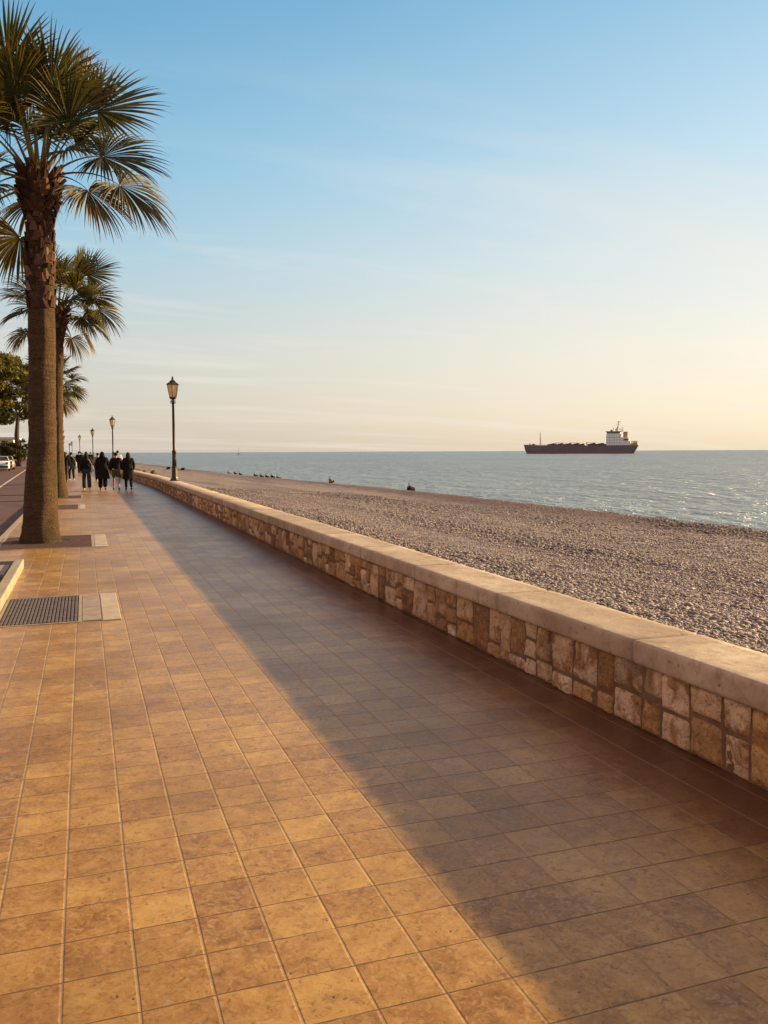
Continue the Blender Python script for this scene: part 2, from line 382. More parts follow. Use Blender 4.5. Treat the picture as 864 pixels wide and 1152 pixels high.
M = dict(
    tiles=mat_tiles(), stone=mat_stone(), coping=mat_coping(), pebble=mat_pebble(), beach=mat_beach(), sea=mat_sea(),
    leaf=mat_leaf(), boots=mat_attr('palm_boot_fibre', 0.9, 26, 0.02), bark=mat_bark(), asphalt=mat_asphalt(),
    mortar=mat_simple('mortar', (0.21, 0.125, 0.068), (0.13, 0.072, 0.038), 9, 0.9, 0.6, 0.01),
    iron=mat_simple('dark_cast_iron', (0.030, 0.020, 0.015), (0.055, 0.032, 0.020), 12, 0.42, 0.3, 0.003, 0.3),
    lglass=mat_lantern_glass(),
    kerb=mat_simple('pale_kerb_stone', (0.38, 0.30, 0.22), (0.27, 0.21, 0.15), 5, 0.75, 0.4, 0.006),
    slab=mat_simple('grey_pink_slab', (0.36, 0.27, 0.22), (0.26, 0.19, 0.15), 7, 0.7, 0.3, 0.004),
    slab2=mat_simple('pale_slab', (0.50, 0.40, 0.32), (0.38, 0.29, 0.22), 4, 0.7, 0.4, 0.004),
    grate=mat_simple('weathered_grate', (0.20, 0.145, 0.125), (0.12, 0.08, 0.065), 10, 0.55, 0.4, 0.003, 0.35),
    rust=mat_simple('rusty_grate', (0.16, 0.075, 0.05), (0.09, 0.042, 0.03), 14, 0.7, 0.5, 0.003, 0.2),
    dark=mat_simple('dark_pit', (0.018, 0.013, 0.010), (0.03, 0.02, 0.015), 8, 0.95),
    soil=mat_simple('planter_soil', (0.075, 0.040, 0.025), (0.035, 0.020, 0.014), 14, 0.95, 1.0, 0.03, bscale=40),
    ground=mat_simple('inland_ground', (0.22, 0.16, 0.11), (0.15, 0.11, 0.08), 0.3, 0.9, 0.4, 0.02),
    line=mat_simple('road_line_paint', (0.62, 0.48, 0.40), (0.42, 0.31, 0.26), 3, 0.7),
    skin=mat_simple('skin', (0.42, 0.25, 0.17), (0.38, 0.22, 0.15), 5, 0.5, 0.1),
    black=mat_simple('black_cloth', (0.010, 0.007, 0.007), (0.018, 0.012, 0.012), 18, 0.9, 0.5, 0.006, spec=0.15),
    navy=mat_simple('dark_navy_cloth', (0.018, 0.020, 0.032), (0.010, 0.011, 0.018), 18, 0.9, 0.5, 0.006, spec=0.15),
    maroon=mat_simple('dark_maroon_cloth', (0.06, 0.015, 0.018), (0.03, 0.010, 0.012), 18, 0.9, 0.5, 0.006, spec=0.15),
    olive=mat_simple('olive_cloth', (0.13, 0.105, 0.06), (0.08, 0.065, 0.04), 18, 0.9, 0.5, 0.006, spec=0.15),
    denim=mat_simple('charcoal_denim', (0.018, 0.018, 0.021), (0.030, 0.029, 0.033), 22, 0.85, 0.5, 0.004),
    grey=mat_simple('grey_cloth', (0.25, 0.24, 0.26), (0.18, 0.17, 0.19), 18, 0.9, 0.5, 0.006, spec=0.15),
    tan=mat_simple('tan_cloth', (0.34, 0.22, 0.13), (0.26, 0.16, 0.09), 18, 0.9, 0.5, 0.006, spec=0.15),
    white=mat_simple('white_cloth', (0.68, 0.64, 0.62), (0.5, 0.46, 0.45), 14, 0.8, 0.3, 0.005),
    hair=mat_simple('dark_hair', (0.012, 0.008, 0.006), (0.030, 0.018, 0.012), 40, 0.75, 0.6, 0.006, spec=0.2),
    shoe=mat_simple('dark_shoe', (0.02, 0.016, 0.014), (0.035, 0.028, 0.024), 20, 0.5),
    hullm=mat_simple('navy_hull_paint', (0.140, 0.125, 0.145), (0.175, 0.150, 0.155), 0.12, 0.55, 0.1, 0.02),
    redm=mat_simple('red_boot_topping', (0.42, 0.12, 0.08), (0.30, 0.09, 0.06), 0.2, 0.7),
    shipw=mat_simple('ship_white_paint', (0.85, 0.83, 0.82), (0.80, 0.77, 0.75), 0.25, 0.5, 0.1, 0.02),
    shipr=mat_simple('rust_red_deck_gear', (0.20, 0.085, 0.06), (0.12, 0.06, 0.05), 0.3, 0.7),
    shipy=mat_simple('buff_paint', (0.55, 0.40, 0.18), (0.42, 0.29, 0.14), 0.3, 0.6),
    carw=mat_simple('white_car_paint', (0.78, 0.78, 0.77), (0.72, 0.71, 0.69), 2, 0.25, 0.0),
    card=mat_simple('dark_car_paint', (0.05, 0.05, 0.055), (0.035, 0.035, 0.04), 2, 0.25, 0.0),
    carp=mat_simple('rose_grey_car_paint', (0.40, 0.27, 0.25), (0.33, 0.22, 0.20), 2, 0.28, 0.0),
    glass=mat_glass('window_glass'),
    rubber=mat_simple('tyre_rubber', (0.018, 0.018, 0.018), (0.03, 0.03, 0.03), 20, 0.85),
    chrome=mat_simple('alloy', (0.5, 0.5, 0.5), (0.4, 0.4, 0.4), 10, 0.3, 0.0, metal=0.9),
    lampred=mat_simple('red_lens', (0.35, 0.02, 0.02), (0.28, 0.02, 0.02), 10, 0.2, 0.0),
    plaster=mat_simple('cream_plaster', (0.72, 0.64, 0.50), (0.62, 0.54, 0.42), 0.6, 0.85, 0.3, 0.01),
    plasterw=mat_simple('white_plaster', (0.80, 0.76, 0.70), (0.70, 0.66, 0.60), 0.6, 0.85, 0.3, 0.01),
    roof=mat_simple('clay_roof', (0.32, 0.13, 0.07), (0.22, 0.09, 0.05), 2.0, 0.85, 0.6, 0.02),
    wood=mat_simple('tree_bark', (0.10, 0.06, 0.04), (0.05, 0.03, 0.02), 8, 0.9, 0.8, 0.03),
    shutter=mat_simple('red_brown_shutter', (0.26, 0.08, 0.05), (0.20, 0.06, 0.04), 6, 0.6),
    steel=mat_simple('grey_steel', (0.35, 0.34, 0.33), (0.28, 0.27, 0.26), 8, 0.5, 0.1, metal=0.3),
    rock=mat_simple('beach_rock', (0.16, 0.10, 0.075), (0.07, 0.045, 0.035), 3, 0.9, 1.0, 0.05, bscale=9),
)

def set_tone(me, cols):          # per-corner colour attribute
    att = me.color_attributes.new('tone', 'FLOAT_COLOR', 'POINT')
    arr = np.ones((len(me.vertices), 4), dtype=np.float32); arr[:, :3] = cols
    att.data.foreach_set('color', arr.ravel())

# ---------------------------------------------------------------- setting: sea, ground, beach, road, promenade
def disc(name, r, z, mat, n=96):
    bm = bmesh.new()
    vs = [bm.verts.new((r * math.cos(2 * PI * i / n), r * math.sin(2 * PI * i / n), z)) for i in range(n)]
    bm.faces.new(vs)
    return obj(name, bm, mat)
SEA_Z = -2.2
tag(disc('sea', 45000, SEA_Z, M['sea']), kind='structure')

def strip(name, xl, xr, ys, z, mat, uvmap=False, nx=1, kind='structure', skirt=0.0):
    """sheet between x=xl(y) and x=xr(y) in straight-walk coordinates, following the bend"""
    vs, fs, uv = [], [], []
    for y in ys:
        for i in range(nx + 1):
            x = xl + (xr - xl) * i / nx
            vs.append((x + bend(y), y, z)); uv.append((x, y))
    w = nx + 1
    for j in range(len(ys) - 1):
        for i in range(nx):
            fs.append((j * w + i, j * w + i + 1, (j + 1) * w + i + 1, (j + 1) * w + i))
    o = pyobj(name, vs, fs, mat)
    if uvmap:
        l = o.data.uv_layers.new(name='UVMap')
        for lp in o.data.loops: l.data[lp.index].uv = uv[lp.vertex_index]
    return tag(o, kind=kind)
YS = [-14, 0, 10, 20, 30] + list(range(36, 49, 2)) + [60, 80, 120, 200, 350, 600]
# inland ground, one large sheet at -0.13 bounded by the walk
gv = [(bend(y) - 1.2, y, -0.13) for y in YS]; gl = [(-900 + bend(y), y, -0.13) for y in YS]
n = len(YS)
tag(pyobj('ground', gv + gl, [(n + i, i, i + 1, n + i + 1) for i in range(n - 1)], M['ground']), kind='structure')
strip('road', -9.2, -1.62, YS, -0.10, M['asphalt'])
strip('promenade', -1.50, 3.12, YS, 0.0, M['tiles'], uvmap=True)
# kerb stones between promenade and road
def kerb_mesh(name, x0, x1, ys, z0, z1, mat, parent=None):
    vs, fs = [], []
    for y in ys:
        b = bend(y)
        vs += [(x0 + b, y, z0), (x0 + b, y, z1 - .012), (x0 + .012 + b, y, z1), (x1 + b, y, z1), (x1 + b, y, z0)]
    for j in range(len(ys) - 1):
        for i in range(4):
            fs.append((j * 5 + i, (j + 1) * 5 + i, (j + 1) * 5 + i + 1, j * 5 + i + 1))
    return pyobj(name, vs, fs, mat, parent)
tag(kerb_mesh('road_kerb', -1.62, -1.496, YS, -0.13, 0.004, M['kerb']), kind='structure')
tag(kerb_mesh('inland_kerb', -9.32, -9.19, YS, -0.13, 0.02, M['kerb']), kind='structure')
strip('inland_pavement', -13.5, -9.19, YS, 0.016, M['slab'])
strip('road_line', -4.02, -3.88, YS, -0.096, M['line'])

# beach
def shore(y): return 19.5 + bend(y) * 1.0 - (0 if y < 52 else min((y - 52) * 0.05, 2.0))
def beach_z(x, y):
    b = bend(y); t = x - b - 3.4
    cr = shore(y) - b - 3.4
    if t < cr:
        q = max(t, 0) / cr
        z = -0.12 - 0.95 * (q ** 0.8) + 0.27 * math.exp(-((q - 1.0) / 0.10) ** 2)
        z += 0.05 * noise.noise(Vector((x * 0.5, y * 0.25, 3))) + 0.022 * noise.noise(Vector((x * 2.1, y * 1.7, 9)))
        z += 0.05 * noise.noise(Vector((x * 0.2, y * 0.9, 5))) * q
    else:
        z = -0.80 - (t - cr) * 0.20 + 0.05 * noise.noise(Vector((x * 0.2, y * 0.9, 5)))
    return z
xs = list(np.linspace(0, 1, 60)); 
ysb = list(np.arange(-14, 40, 0.45)) + list(np.arange(40, 120, 1.6)) + list(np.arange(120, 601, 14))
bv, bf, buv = [], [], []
for y in ysb:
    b = bend(y); cr = shore(y)
    for k in range(66):
        if k < 50: x = 3.30 + b + (cr - 3.30 - b) * (k / 49)
        else: x = cr + (k - 49) * 1.1
        bv.append((x, y, beach_z(x, y))); buv.append((x - b, y))
for j in range(len(ysb) - 1):
    for i in range(65):
        bf.append((j * 66 + i, j * 66 + i + 1, (j + 1) * 66 + i + 1, (j + 1) * 66 + i))
bo = pyobj('beach', bv, bf, M['beach'], smooth=True)
l = bo.data.uv_layers.new(name='UVMap')
idx = np.empty(len(bo.data.loops), dtype=np.int32); bo.data.loops.foreach_get('vertex_index', idx)
l.data.foreach_set('uv', np.array(buv, dtype=np.float32)[idx].ravel())
tag(bo, kind='structure')

# loose pebbles (nobody could count them)
def pebbles(N):
    t = (1 + 5 ** .5) / 2
    ico = np.array([(-1, t, 0), (1, t, 0), (-1, -t, 0), (1, -t, 0), (0, -1, t), (0, 1, t), (0, -1, -t), (0, 1, -t), (t, 0, -1), (t, 0, 1), (-t, 0, -1), (-t, 0, 1)]) / math.sqrt(1 + t * t)
    fac = np.array([(0, 11, 5), (0, 5, 1), (0, 1, 7), (0, 7, 10), (0, 10, 11), (1, 5, 9), (5, 11, 4), (11, 10, 2), (10, 7, 6), (7, 1, 8), (3, 9, 4), (3, 4, 2), (3, 2, 6), (3, 6, 8), (3, 8, 9), (4, 9, 5), (2, 4, 11), (6, 2, 10), (8, 6, 7), (9, 8, 1)])
    pos = []
    while len(pos) < N:
        d = math.exp(random.uniform(math.log(4.4), math.log(52)))
        a = random.uniform(R(3), R(66))
        x, y = d * math.sin(a), d * math.cos(a)
        if x - bend(y) < 3.62 or x > shore(y) + 0.3: continue
        q = (x - 3.6) / 1.1
        if q < 1 and random.random() > 0.25 + 0.75 * q: continue
        pos.append((x, y, beach_z(x, y), d))
    P = np.array(pos); n = len(P)
    bandn = np.array([noise.noise(Vector((p[0] * .42, p[1] * .05, 2.5))) + .5 * noise.noise(Vector((p[0] * 1.3, p[1] * .22, 7.5))) for p in pos])
    s = np.exp(rng.normal(math.log(0.0165), 0.36, n)) * np.clip(1 + 0.7 * bandn, .6, 1.6); s = np.clip(s, 0.008, 0.065) * (1 + np.clip((P[:, 3] - 9) / 60, 0, 0.35))
    V = ico[None] * (1 + rng.normal(0, 0.13, (n, 12, 1)))
    sc = np.stack([s * rng.uniform(0.9, 1.5, n), s * rng.uniform(0.7, 1.1, n), s * rng.uniform(0.25, 0.48, n)], 1)
    V = V * sc[:, None, :]
    tx = rng.normal(0, 0.25, n); c, sn = np.cos(tx), np.sin(tx)
    y2 = V[:, :, 1] * c[:, None] - V[:, :, 2] * sn[:, None]; z2 = V[:, :, 1] * sn[:, None] + V[:, :, 2] * c[:, None]
    V = np.stack([V[:, :, 0], y2, z2], 2)
    rz = rng.uniform(0, 2 * PI, n); c, sn = np.cos(rz), np.sin(rz)
    x2 = V[:, :, 0] * c[:, None] - V[:, :, 1] * sn[:, None]; y2 = V[:, :, 0] * sn[:, None] + V[:, :, 1] * c[:, None]
    V = np.stack([x2, y2, V[:, :, 2]], 2) + P[:, None, :3] + np.stack([np.zeros(n), np.zeros(n), s * 0.22], 1)[:, None]
    F = (fac[None] + (np.arange(n) * 12)[:, None, None]).reshape(-1)
    me = bpy.data.meshes.new('pebbles')
    me.vertices.add(n * 12); me.vertices.foreach_set('co', V.reshape(-1).astype(np.float32))
    me.loops.add(len(F)); me.loops.foreach_set('vertex_index', F.astype(np.int32))
    nf = len(F) // 3
    me.polygons.add(nf); me.polygons.foreach_set('loop_start', np.arange(nf, dtype=np.int32) * 3)
    me.update(calc_edges=True)
    me.polygons.foreach_set('use_smooth', np.ones(nf, dtype=bool))
    pal = np.array([(0.28, 0.205, 0.205), (0.20, 0.150, 0.158), (0.33, 0.25, 0.24), (0.24, 0.175, 0.190), (0.11, 0.08, 0.08), (0.26, 0.17, 0.135), (0.44, 0.37, 0.34), (0.20, 0.17, 0.19)])
    pi = rng.choice(len(pal), n, p=[.22, .17, .18, .14, .10, .10, .04, .05])
    cc = pal[pi] * rng.uniform(0.75, 1.3, (n, 1)) * np.clip(1 - 0.55 * bandn[:, None], .6, 1.4)
    set_tone(me, np.repeat(cc, 12, axis=0))
    return link_mesh('pebbles', me, M['pebble'])
tag(pebbles(190000), 'grey and brown pebbles covering the beach behind the wall', 'pebbles', kind='stuff')

# ---------------------------------------------------------------- sea wall
WZ, CT = 0.395, 0.135        # stone face height, coping thickness
wall = empty('sea_wall', (3.28, 0, 0), 0, 'low rubble stone wall with pale coping slabs between the promenade and the beach', 'wall')
def wall_x(x, y): return x - 3.28 + bend(y)
WY0, WY1 = -8.0, 150.0
# core (mortar bed) in one piece
vs, fs = [], []
wys = [WY0, 0, 10, 20, 30] + list(range(36, 49, 2)) + [60, 80, 110, WY1]
for y in wys:
    vs += [(wall_x(3.079, y), y, -0.05), (wall_x(3.079, y), y, WZ), (wall_x(3.47, y), y, WZ), (wall_x(3.47, y), y, -0.6)]
for j in range(len(wys) - 1):
    for i in range(3):
        fs.append((j * 4 + i, (j + 1) * 4 + i, (j + 1) * 4 + i + 1, j * 4 + i + 1))
pyobj('mortar_core', vs, fs, M['mortar'], wall)
# stones: irregular quads with a bulging, rough face
def stones():
    rnd = random.Random(5)
    V, F, C = [], [], []
    pal = [(0.54, 0.36, 0.21), (0.46, 0.29, 0.15), (0.60, 0.43, 0.28), (0.38, 0.205, 0.08), (0.48, 0.27, 0.10), (0.15, 0.080, 0.035), (0.32, 0.175, 0.08), (0.56, 0.38, 0.25), (0.22, 0.12, 0.05)]
    wts = [5, 4, 4, 3, 2.5, 1.6, 2, 4, 1.2]
    def stone(y0, y1, z0, z1, jit):
        g = 0.0028 + rnd.random() * 0.0025
        # corners jittered, shared enough not to overlap
        q = [(y0 + g + jit[0], z0 + g), (y1 - g + jit[1], z0 + g), (y1 - g + jit[2], z1 - g), (y0 + g + jit[3], z1 - g)]
        dist = (y0 + y1) / 2
        N = 12 if dist < 11 else (5 if dist < 26 else 3)
        base = len(V); sd = rnd.random() * 100
        col = rnd.choices(pal, wts)[0]; k = rnd.uniform(1.0, 1.3)
        pr = rnd.uniform(0.010, 0.030); tilt = rnd.uniform(-.014, .014); tz = rnd.uniform(-.012, .012)
        for j in range(N):
            for i in range(N):
                u, v = i / (N - 1), j / (N - 1)
                # rounded corners
                cu, cv = 2 * u - 1, 2 * v - 1
                sh = 1 - 0.022 * (cu * cu * cv * cv)
                uu, vv = 0.5 + cu * sh / 2, 0.5 + cv * sh / 2
                y = (q[0][0] * (1 - uu) + q[1][0] * uu) * (1 - vv) + (q[3][0] * (1 - uu) + q[2][0] * uu) * vv
                z = (q[0][1] * (1 - uu) + q[1][1] * uu) * (1 - vv) + (q[3][1] * (1 - uu) + q[2][1] * uu) * vv
                wob = 0.006 * noise.noise(Vector((y * 14, z * 14, sd)))
                edge = min(1, 9.0 * min(u, 1 - u, v, 1 - v))
                d = pr * edge + tilt * cu * edge + tz * cv * edge
                d += edge * (0.016 * noise.noise(Vector((y * 9 + sd, z * 9, sd))) + 0.010 * noise.noise(Vector((y * 28, z * 28, sd))))
                if u in (0, 1) or v in (0, 1): d = -0.012
                y += wob * (0 if v in (0, 1) else 1); z += wob * (0 if v in (0, 1) else 1)
                V.append((wall_x(3.080 - d, y), y, min(z, WZ - 0.003)))
                C.append([c * k for c in col])
        for j in range(N - 1):
            for i in range(N - 1):
                a = base + j * N + i
                F.append((a, a + N, a + N + 1, a + 1))
    y = WY0; jl = (0, 0)
    while y < 110:
        big = rnd.random()
        w = rnd.uniform(0.15, 0.24) if big < 0.4 else rnd.uniform(0.24, 0.38)
        if y > 60: w *= 2
        y2 = y + w
        jr = (rnd.uniform(-.018, .018), rnd.uniform(-.018, .018))   # bottom, top shift of the right boundary
        m = lambda f: (jl[0] * (1 - f) + jl[1] * f, jr[0] * (1 - f) + jr[1] * f)
        r = rnd.random()
        lo, hi = -0.01, WZ
        if r < 0.24:
            b0, b1 = m(0); t0, t1 = m(1)
            stone(y, y2, lo, hi, (b0, b1, t1, t0))
        elif r < 0.86:
            f = rnd.choice([rnd.uniform(0.22, 0.4), rnd.uniform(0.45, 0.72)])
            zz = lo + (hi - lo) * f; s0, s1 = m(f); b0, b1 = m(0); t0, t1 = m(1)
            stone(y, y2, lo, zz, (b0, b1, s1, s0)); stone(y, y2, zz, hi, (s0, s1, t1, t0))
        else:
            f1, f2 = rnd.uniform(0.26, 0.38), rnd.uniform(0.6, 0.74)
            z1, z2 = lo + (hi - lo) * f1, lo + (hi - lo) * f2
            b0, b1 = m(0); p0, p1 = m(f1); q0, q1 = m(f2); t0, t1 = m(1)
            stone(y, y2, lo, z1, (b0, b1, p1, p0)); stone(y, y2, z1, z2, (p0, p1, q1, q0)); stone(y, y2, z2, hi, (q0, q1, t1, t0))
        y = y2; jl = jr
    o = pyobj('stone_face', V, F, M['stone'], wall, smooth=True)
    set_tone(o.data, np.array(C))
stones()
# coping slabs, each its own part
SL = 1.75
k0 = int((WY0 - 4.17) / SL)
y = 4.17 + k0 * SL
cnt = 0
rc = random.Random(3)
while y < WY1 and cnt < 96:
    bm = bmesh.new(); g = 0.0055
    ny, dz, dx = 10, rc.uniform(-.002, .002), rc.uniform(-.004, .004)
    near = y < 16
    prof = [(3.032, WZ - 0.002), (3.028, WZ + 0.02), (3.028, WZ + CT - 0.022), (3.034, WZ + CT - 0.007), (3.050, WZ + CT), (3.51, WZ + CT - 0.004), (3.525, WZ + CT - 0.02), (3.525, WZ - 0.002)]
    if near:   # more rows so the arrises can be uneven
        prof = [(3.034, WZ - 0.002), (3.028, WZ + 0.012)] + [(3.028, WZ + 0.012 + (CT - 0.035) * s / 4) for s in range(1, 5)] + [(3.031, WZ + CT - 0.011), (3.039, WZ + CT - 0.003), (3.053, WZ + CT)] + [(3.053 + 0.455 * s / 8, WZ + CT - 0.0035 * s / 8) for s in range(1, 9)] + [(3.522, WZ + CT - 0.014), (3.525, WZ + CT - 0.03), (3.525, WZ - 0.002)]
    NY = 40 if near else (8 if y < 50 else 2)
    rings = []
    for j in range(NY + 1):
        yy = y + g + (SL - 2 * g) * j / NY
        endt = min(j, NY - j) / NY * SL
        ins = 0.009 if j in (0, NY) else 0
        ring = []
        for (px, pz) in prof:
            nn = 0.0035 * noise.noise(Vector((px * 9, yy * 7, pz * 9))) + 0.0018 * noise.noise(Vector((px * 31, yy * 27, pz * 31)))
            cx, cz = px + dx, pz + dz
            cx += nn * (-1 if px < 3.1 else 0) ; cz += nn * 0.7 * (1 if pz > WZ + .1 else 0)
            cx += (3.28 - cx) * ins / 0.25; cz += -ins * (1 if pz > WZ + .1 else 0) * .5
            ring.append(bm.verts.new((wall_x(cx, yy), yy, cz)))
        rings.append(ring)
    L = len(prof)
    for a, b in zip(rings, rings[1:]):
        for i in range(L):
            bm.faces.new((a[i], b[i], b[(i + 1) % L], a[(i + 1) % L]))
    bm.faces.new(rings[0]); bm.faces.new(list(reversed(rings[-1])))
    obj('coping_slab', bm, M['coping'], wall, smooth=True)
    y += SL; cnt += 1

# ---------------------------------------------------------------- grates, tree pits, planter
def pit_frame(bm, x0, x1, y0, y1, w=0.035, z=0.008):
    for a in ((x0 - w, x1 + w, y0 - w, y0), (x0 - w, x1 + w, y1, y1 + w), (x0 - w, x0, y0 + .001, y1 - .001), (x1, x1 + w, y0 + .001, y1 - .001)):
        box(bm, *a, -0.01, z, 0.002)
g = empty('drain_grate', (-0.5, 9.48, 0), 0, 'ribbed metal grate with two small slabs in the tiles beside the raised planter', 'grate')
def local(o, dx, dy):
    for v in o.data.vertices: v.co.x -= dx; v.co.y -= dy
    return o
bm = bmesh.new(); pit_frame(bm, -0.82, -0.10, 8.70, 10.28); local(obj('frame', bm, M['kerb'], g), -0.5, 9.48)
bm = bmesh.new(); box(bm, -0.82, -0.10, 8.70, 10.28, 0.0035, 0.0042); local(obj('pit_floor', bm, M['dark'], g), -0.5, 9.48)
bm = bmesh.new()
nb = 20
for i in range(nb):
    xx = -0.815 + (i + 0.5) * (0.71 / nb)
    box(bm, xx - 0.0115, xx + 0.0115, 8.705, 10.275, 0.0045, 0.0135, 0.002)
for i in range(9):
    yy = 8.80 + i * 0.17
    box(bm, -0.818, -0.102, yy - .006, yy + .006, 0.0043, 0.0105)
local(obj('bars', bm, M['grate'], g), -0.5, 9.48)
for y0, y1 in ((8.70, 9.47), (9.485, 10.28)):
    bm = bmesh.new(); box(bm, -0.062, 0.118, y0, y1, -0.01, 0.010, 0.003); local(obj('slab', bm, M['slab'], g), -0.5, 9.48)
bm = bmesh.new(); box(bm, 0.128, 0.305, 8.665, 10.315, -0.01, 0.012, 0.004); local(obj('end_slab', bm, M['slab2'], g), -0.5, 9.48)

def tree_pit(name, x0, x1, y0, y1, slabx, label, cut=None):
    cx, cy = (x0 + x1) / 2, (y0 + y1) / 2
    g = empty(name, (cx, cy, 0), 0, label, 'tree pit')
    bm = bmesh.new(); pit_frame(bm, x0, x1, y0, y1, 0.045, 0.009); local(obj('frame', bm, M['kerb'], g), cx, cy)
    bm = bmesh.new()
    box(bm, x0, x1, y0, y1, 0.002, 0.006)
    local(obj('soil', bm, M['soil'], g), cx, cy)
    bm = bmesh.new()
    n = int((y1 - y0) / 0.06)
    for i in range(n):
        yy = y0 + (i + 0.5) * (y1 - y0) / n
        xa = x0 + 0.01
        if cut:                         # leave a round opening for the trunk
            dy = abs(yy - cut[1])
            if dy < cut[2]:
                hw = math.sqrt(cut[2] ** 2 - dy ** 2)
                if cut[0] - hw > x0 + .03: box(bm, x0 + 0.01, cut[0] - hw, yy - .018, yy + .018, 0.0062, 0.013, 0.002)
                xa = cut[0] + hw
        if x1 - xa > .05: box(bm, xa, x1 - 0.01, yy - .018, yy + .018, 0.0062, 0.013, 0.002)
    local(obj('grille', bm, M['rust'], g), cx, cy)
    if slabx:
        bm = bmesh.new(); box(bm, x1 + 0.055, slabx, y0 - 0.04, y1 + 0.04, -0.01, 0.010, 0.003); local(obj('end_slab', bm, M['slab2'], g), cx, cy)
tree_pit('tree_pit', -1.44, 0.085, 15.62, 17.86, 0.35, 'rusty brown tree pit grille around the foot of the nearest palm', (-0.80, 16.82, 0.5))
tree_pit('tree_pit', -1.30, -0.22, 26.3, 28.5, -0.02, 'small dark tree pit grille in the tiles between the two nearest palms')
tree_pit('tree_pit', -1.40, -0.15, 32.6, 34.6, None, 'tree pit grille around the foot of the second palm', (-0.93, 33.6, 0.4))

# raised planter edge at left
g = empty('planter', (-1.2, 9.5, 0), 0, 'low raised planter with pale stone edging and dark soil beside the ribbed grate', 'planter')
bm = bmesh.new()
box(bm, -0.985, -0.865, 2.0, 13.2, -0.02, 0.12, 0.01, seg=2)
local(obj('edging', bm, M['kerb'], g), -1.2, 9.5)
bm = bmesh.new(); box(bm, -1.494, -0.989, 13.06, 13.2, -0.02, 0.118, 0.01, seg=2); local(obj('edging', bm, M['kerb'], g), -1.2, 9.5)
bm = bmesh.new(); box(bm, -1.494, -0.985, 2.0, 13.06, 0.0, 0.045)
bmesh.ops.subdivide_edges(bm, edges=bm.edges[:], cuts=12, use_grid_fill=True)
for v in bm.verts:
    if v.co.z > 0.02: v.co.z += 0.03 * noise.noise(v.co * 5)
local(obj('soil', bm, M['soil'], g), -1.2, 9.5)
bm = bmesh.new(); box(bm, -1.44, -1.02, 11.9, 12.9, 0.02, 0.085, 0.008); local(obj('grey_slab', bm, M['slab'], g), -1.2, 9.5)

# ---------------------------------------------------------------- street lamps
def make_lamp():
    root = empty('street_lamp', (0, 0, 0))
    bm = bmesh.new()
    def sq(r, z): return r
    lathe(bm, [(0.20, 0), (0.205, 0.03), (0.19, 0.05), (0.17, 0.055), (0.165, 0.09), (0.135, 0.11), (0.125, 0.15), (0.115, 0.30), (0.105, 0.52), (0.118, 0.54), (0.118, 0.57), (0.09, 0.60)], 8)
    obj('base', bm, M['iron'], root)
    bm = bmesh.new()
    lathe(bm, [(0.085, 0.60), (0.080, 0.9), (0.074, 1.12), (0.090, 1.14), (0.092, 1.17), (0.074, 1.19), (0.058, 1.22), (0.054, 1.9), (0.045, 3.02), (0.062, 3.03), (0.066, 3.05), (0.048, 3.07)], 16)
    for q in range(8):      # flutes
        a = 2 * PI * q / 8
        tube(bm, [(0.078 * math.cos(a), 0.078 * math.sin(a), 0.62), (0.070 * math.cos(a), 0.070 * math.sin(a), 1.11)], 0.010, 5)
    obj('pole', bm, M['iron'], root, True)
    bm = bmesh.new()
    lathe(bm, [(0.05, 3.07), (0.075, 3.10), (0.078, 3.14), (0.05, 3.17), (0.05, 3.20), (0.10, 3.235), (0.145, 3.255), (0.145, 3.275), (0.12, 3.28)], 16)
    for q in range(4):
        a = PI / 4 + q * PI / 2; c, s = math.cos(a), math.sin(a)
        tube(bm, [(0.05 * c, 0.05 * s, 3.04), (0.10 * c, 0.10 * s, 3.06), (0.11 * c, 0.11 * s, 3.12), (0.075 * c, 0.075 * s, 3.18), (0.11 * c, 0.11 * s, 3.24)], 0.011, 5)
        ball(bm, (0.105 * c, 0.105 * s, 3.08), 0.019, 1)
    obj('collar', bm, M['iron'], root, True)
    bm = bmesh.new()
    lathe(bm, [(0.125, 3.281), (0.165, 3.45), (0.20, 3.62), (0.218, 3.765)], 6)
    obj('lantern_glass', bm, M['lglass'], root)
    bm = bmesh.new()
    for q in range(6):
        a = 2 * PI * q / 6; c, s = math.cos(a), math.sin(a)
        tube(bm, [(0.132 * c, 0.132 * s, 3.275), (0.171 * c, 0.171 * s, 3.45), (0.206 * c, 0.206 * s, 3.62), (0.224 * c, 0.224 * s, 3.775)], 0.012, 5)
    lathe(bm, [(0.12, 3.268), (0.146, 3.268), (0.150, 3.29), (0.128, 3.292)], 6)
    obj('lantern_frame', bm, M['iron'], root)
    bm = bmesh.new()
    lathe(bm, [(0.225, 3.766), (0.262, 3.77), (0.268, 3.79), (0.24, 3.81), (0.19, 3.85), (0.13, 3.885), (0.118, 3.90), (0.125, 3.915), (0.09, 3.94), (0.05, 3.955)], 6)
    obj('roof', bm, M['iron'], root)
    bm = bmesh.new()
    lathe(bm, [(0.04, 3.95), (0.045, 3.98), (0.025, 4.0), (0.04, 4.03), (0.045, 4.05), (0.02, 4.08), (0.006, 4.12)], 10)
    for q in range(4):
        a = q * PI / 2; tube(bm, [(0, 0, 3.97), (0.06 * math.cos(a), 0.06 * math.sin(a), 4.0)], 0.012, 5)
    obj('finial', bm, M['iron'], root, True)
    return root
def copy_tree(o, parent=None):
    c = o.copy(); COL.objects.link(c)
    if parent is not None: c.parent = parent
    for ch in list(o.children): copy_tree(ch, c)
    return c
LAMP = make_lamp()
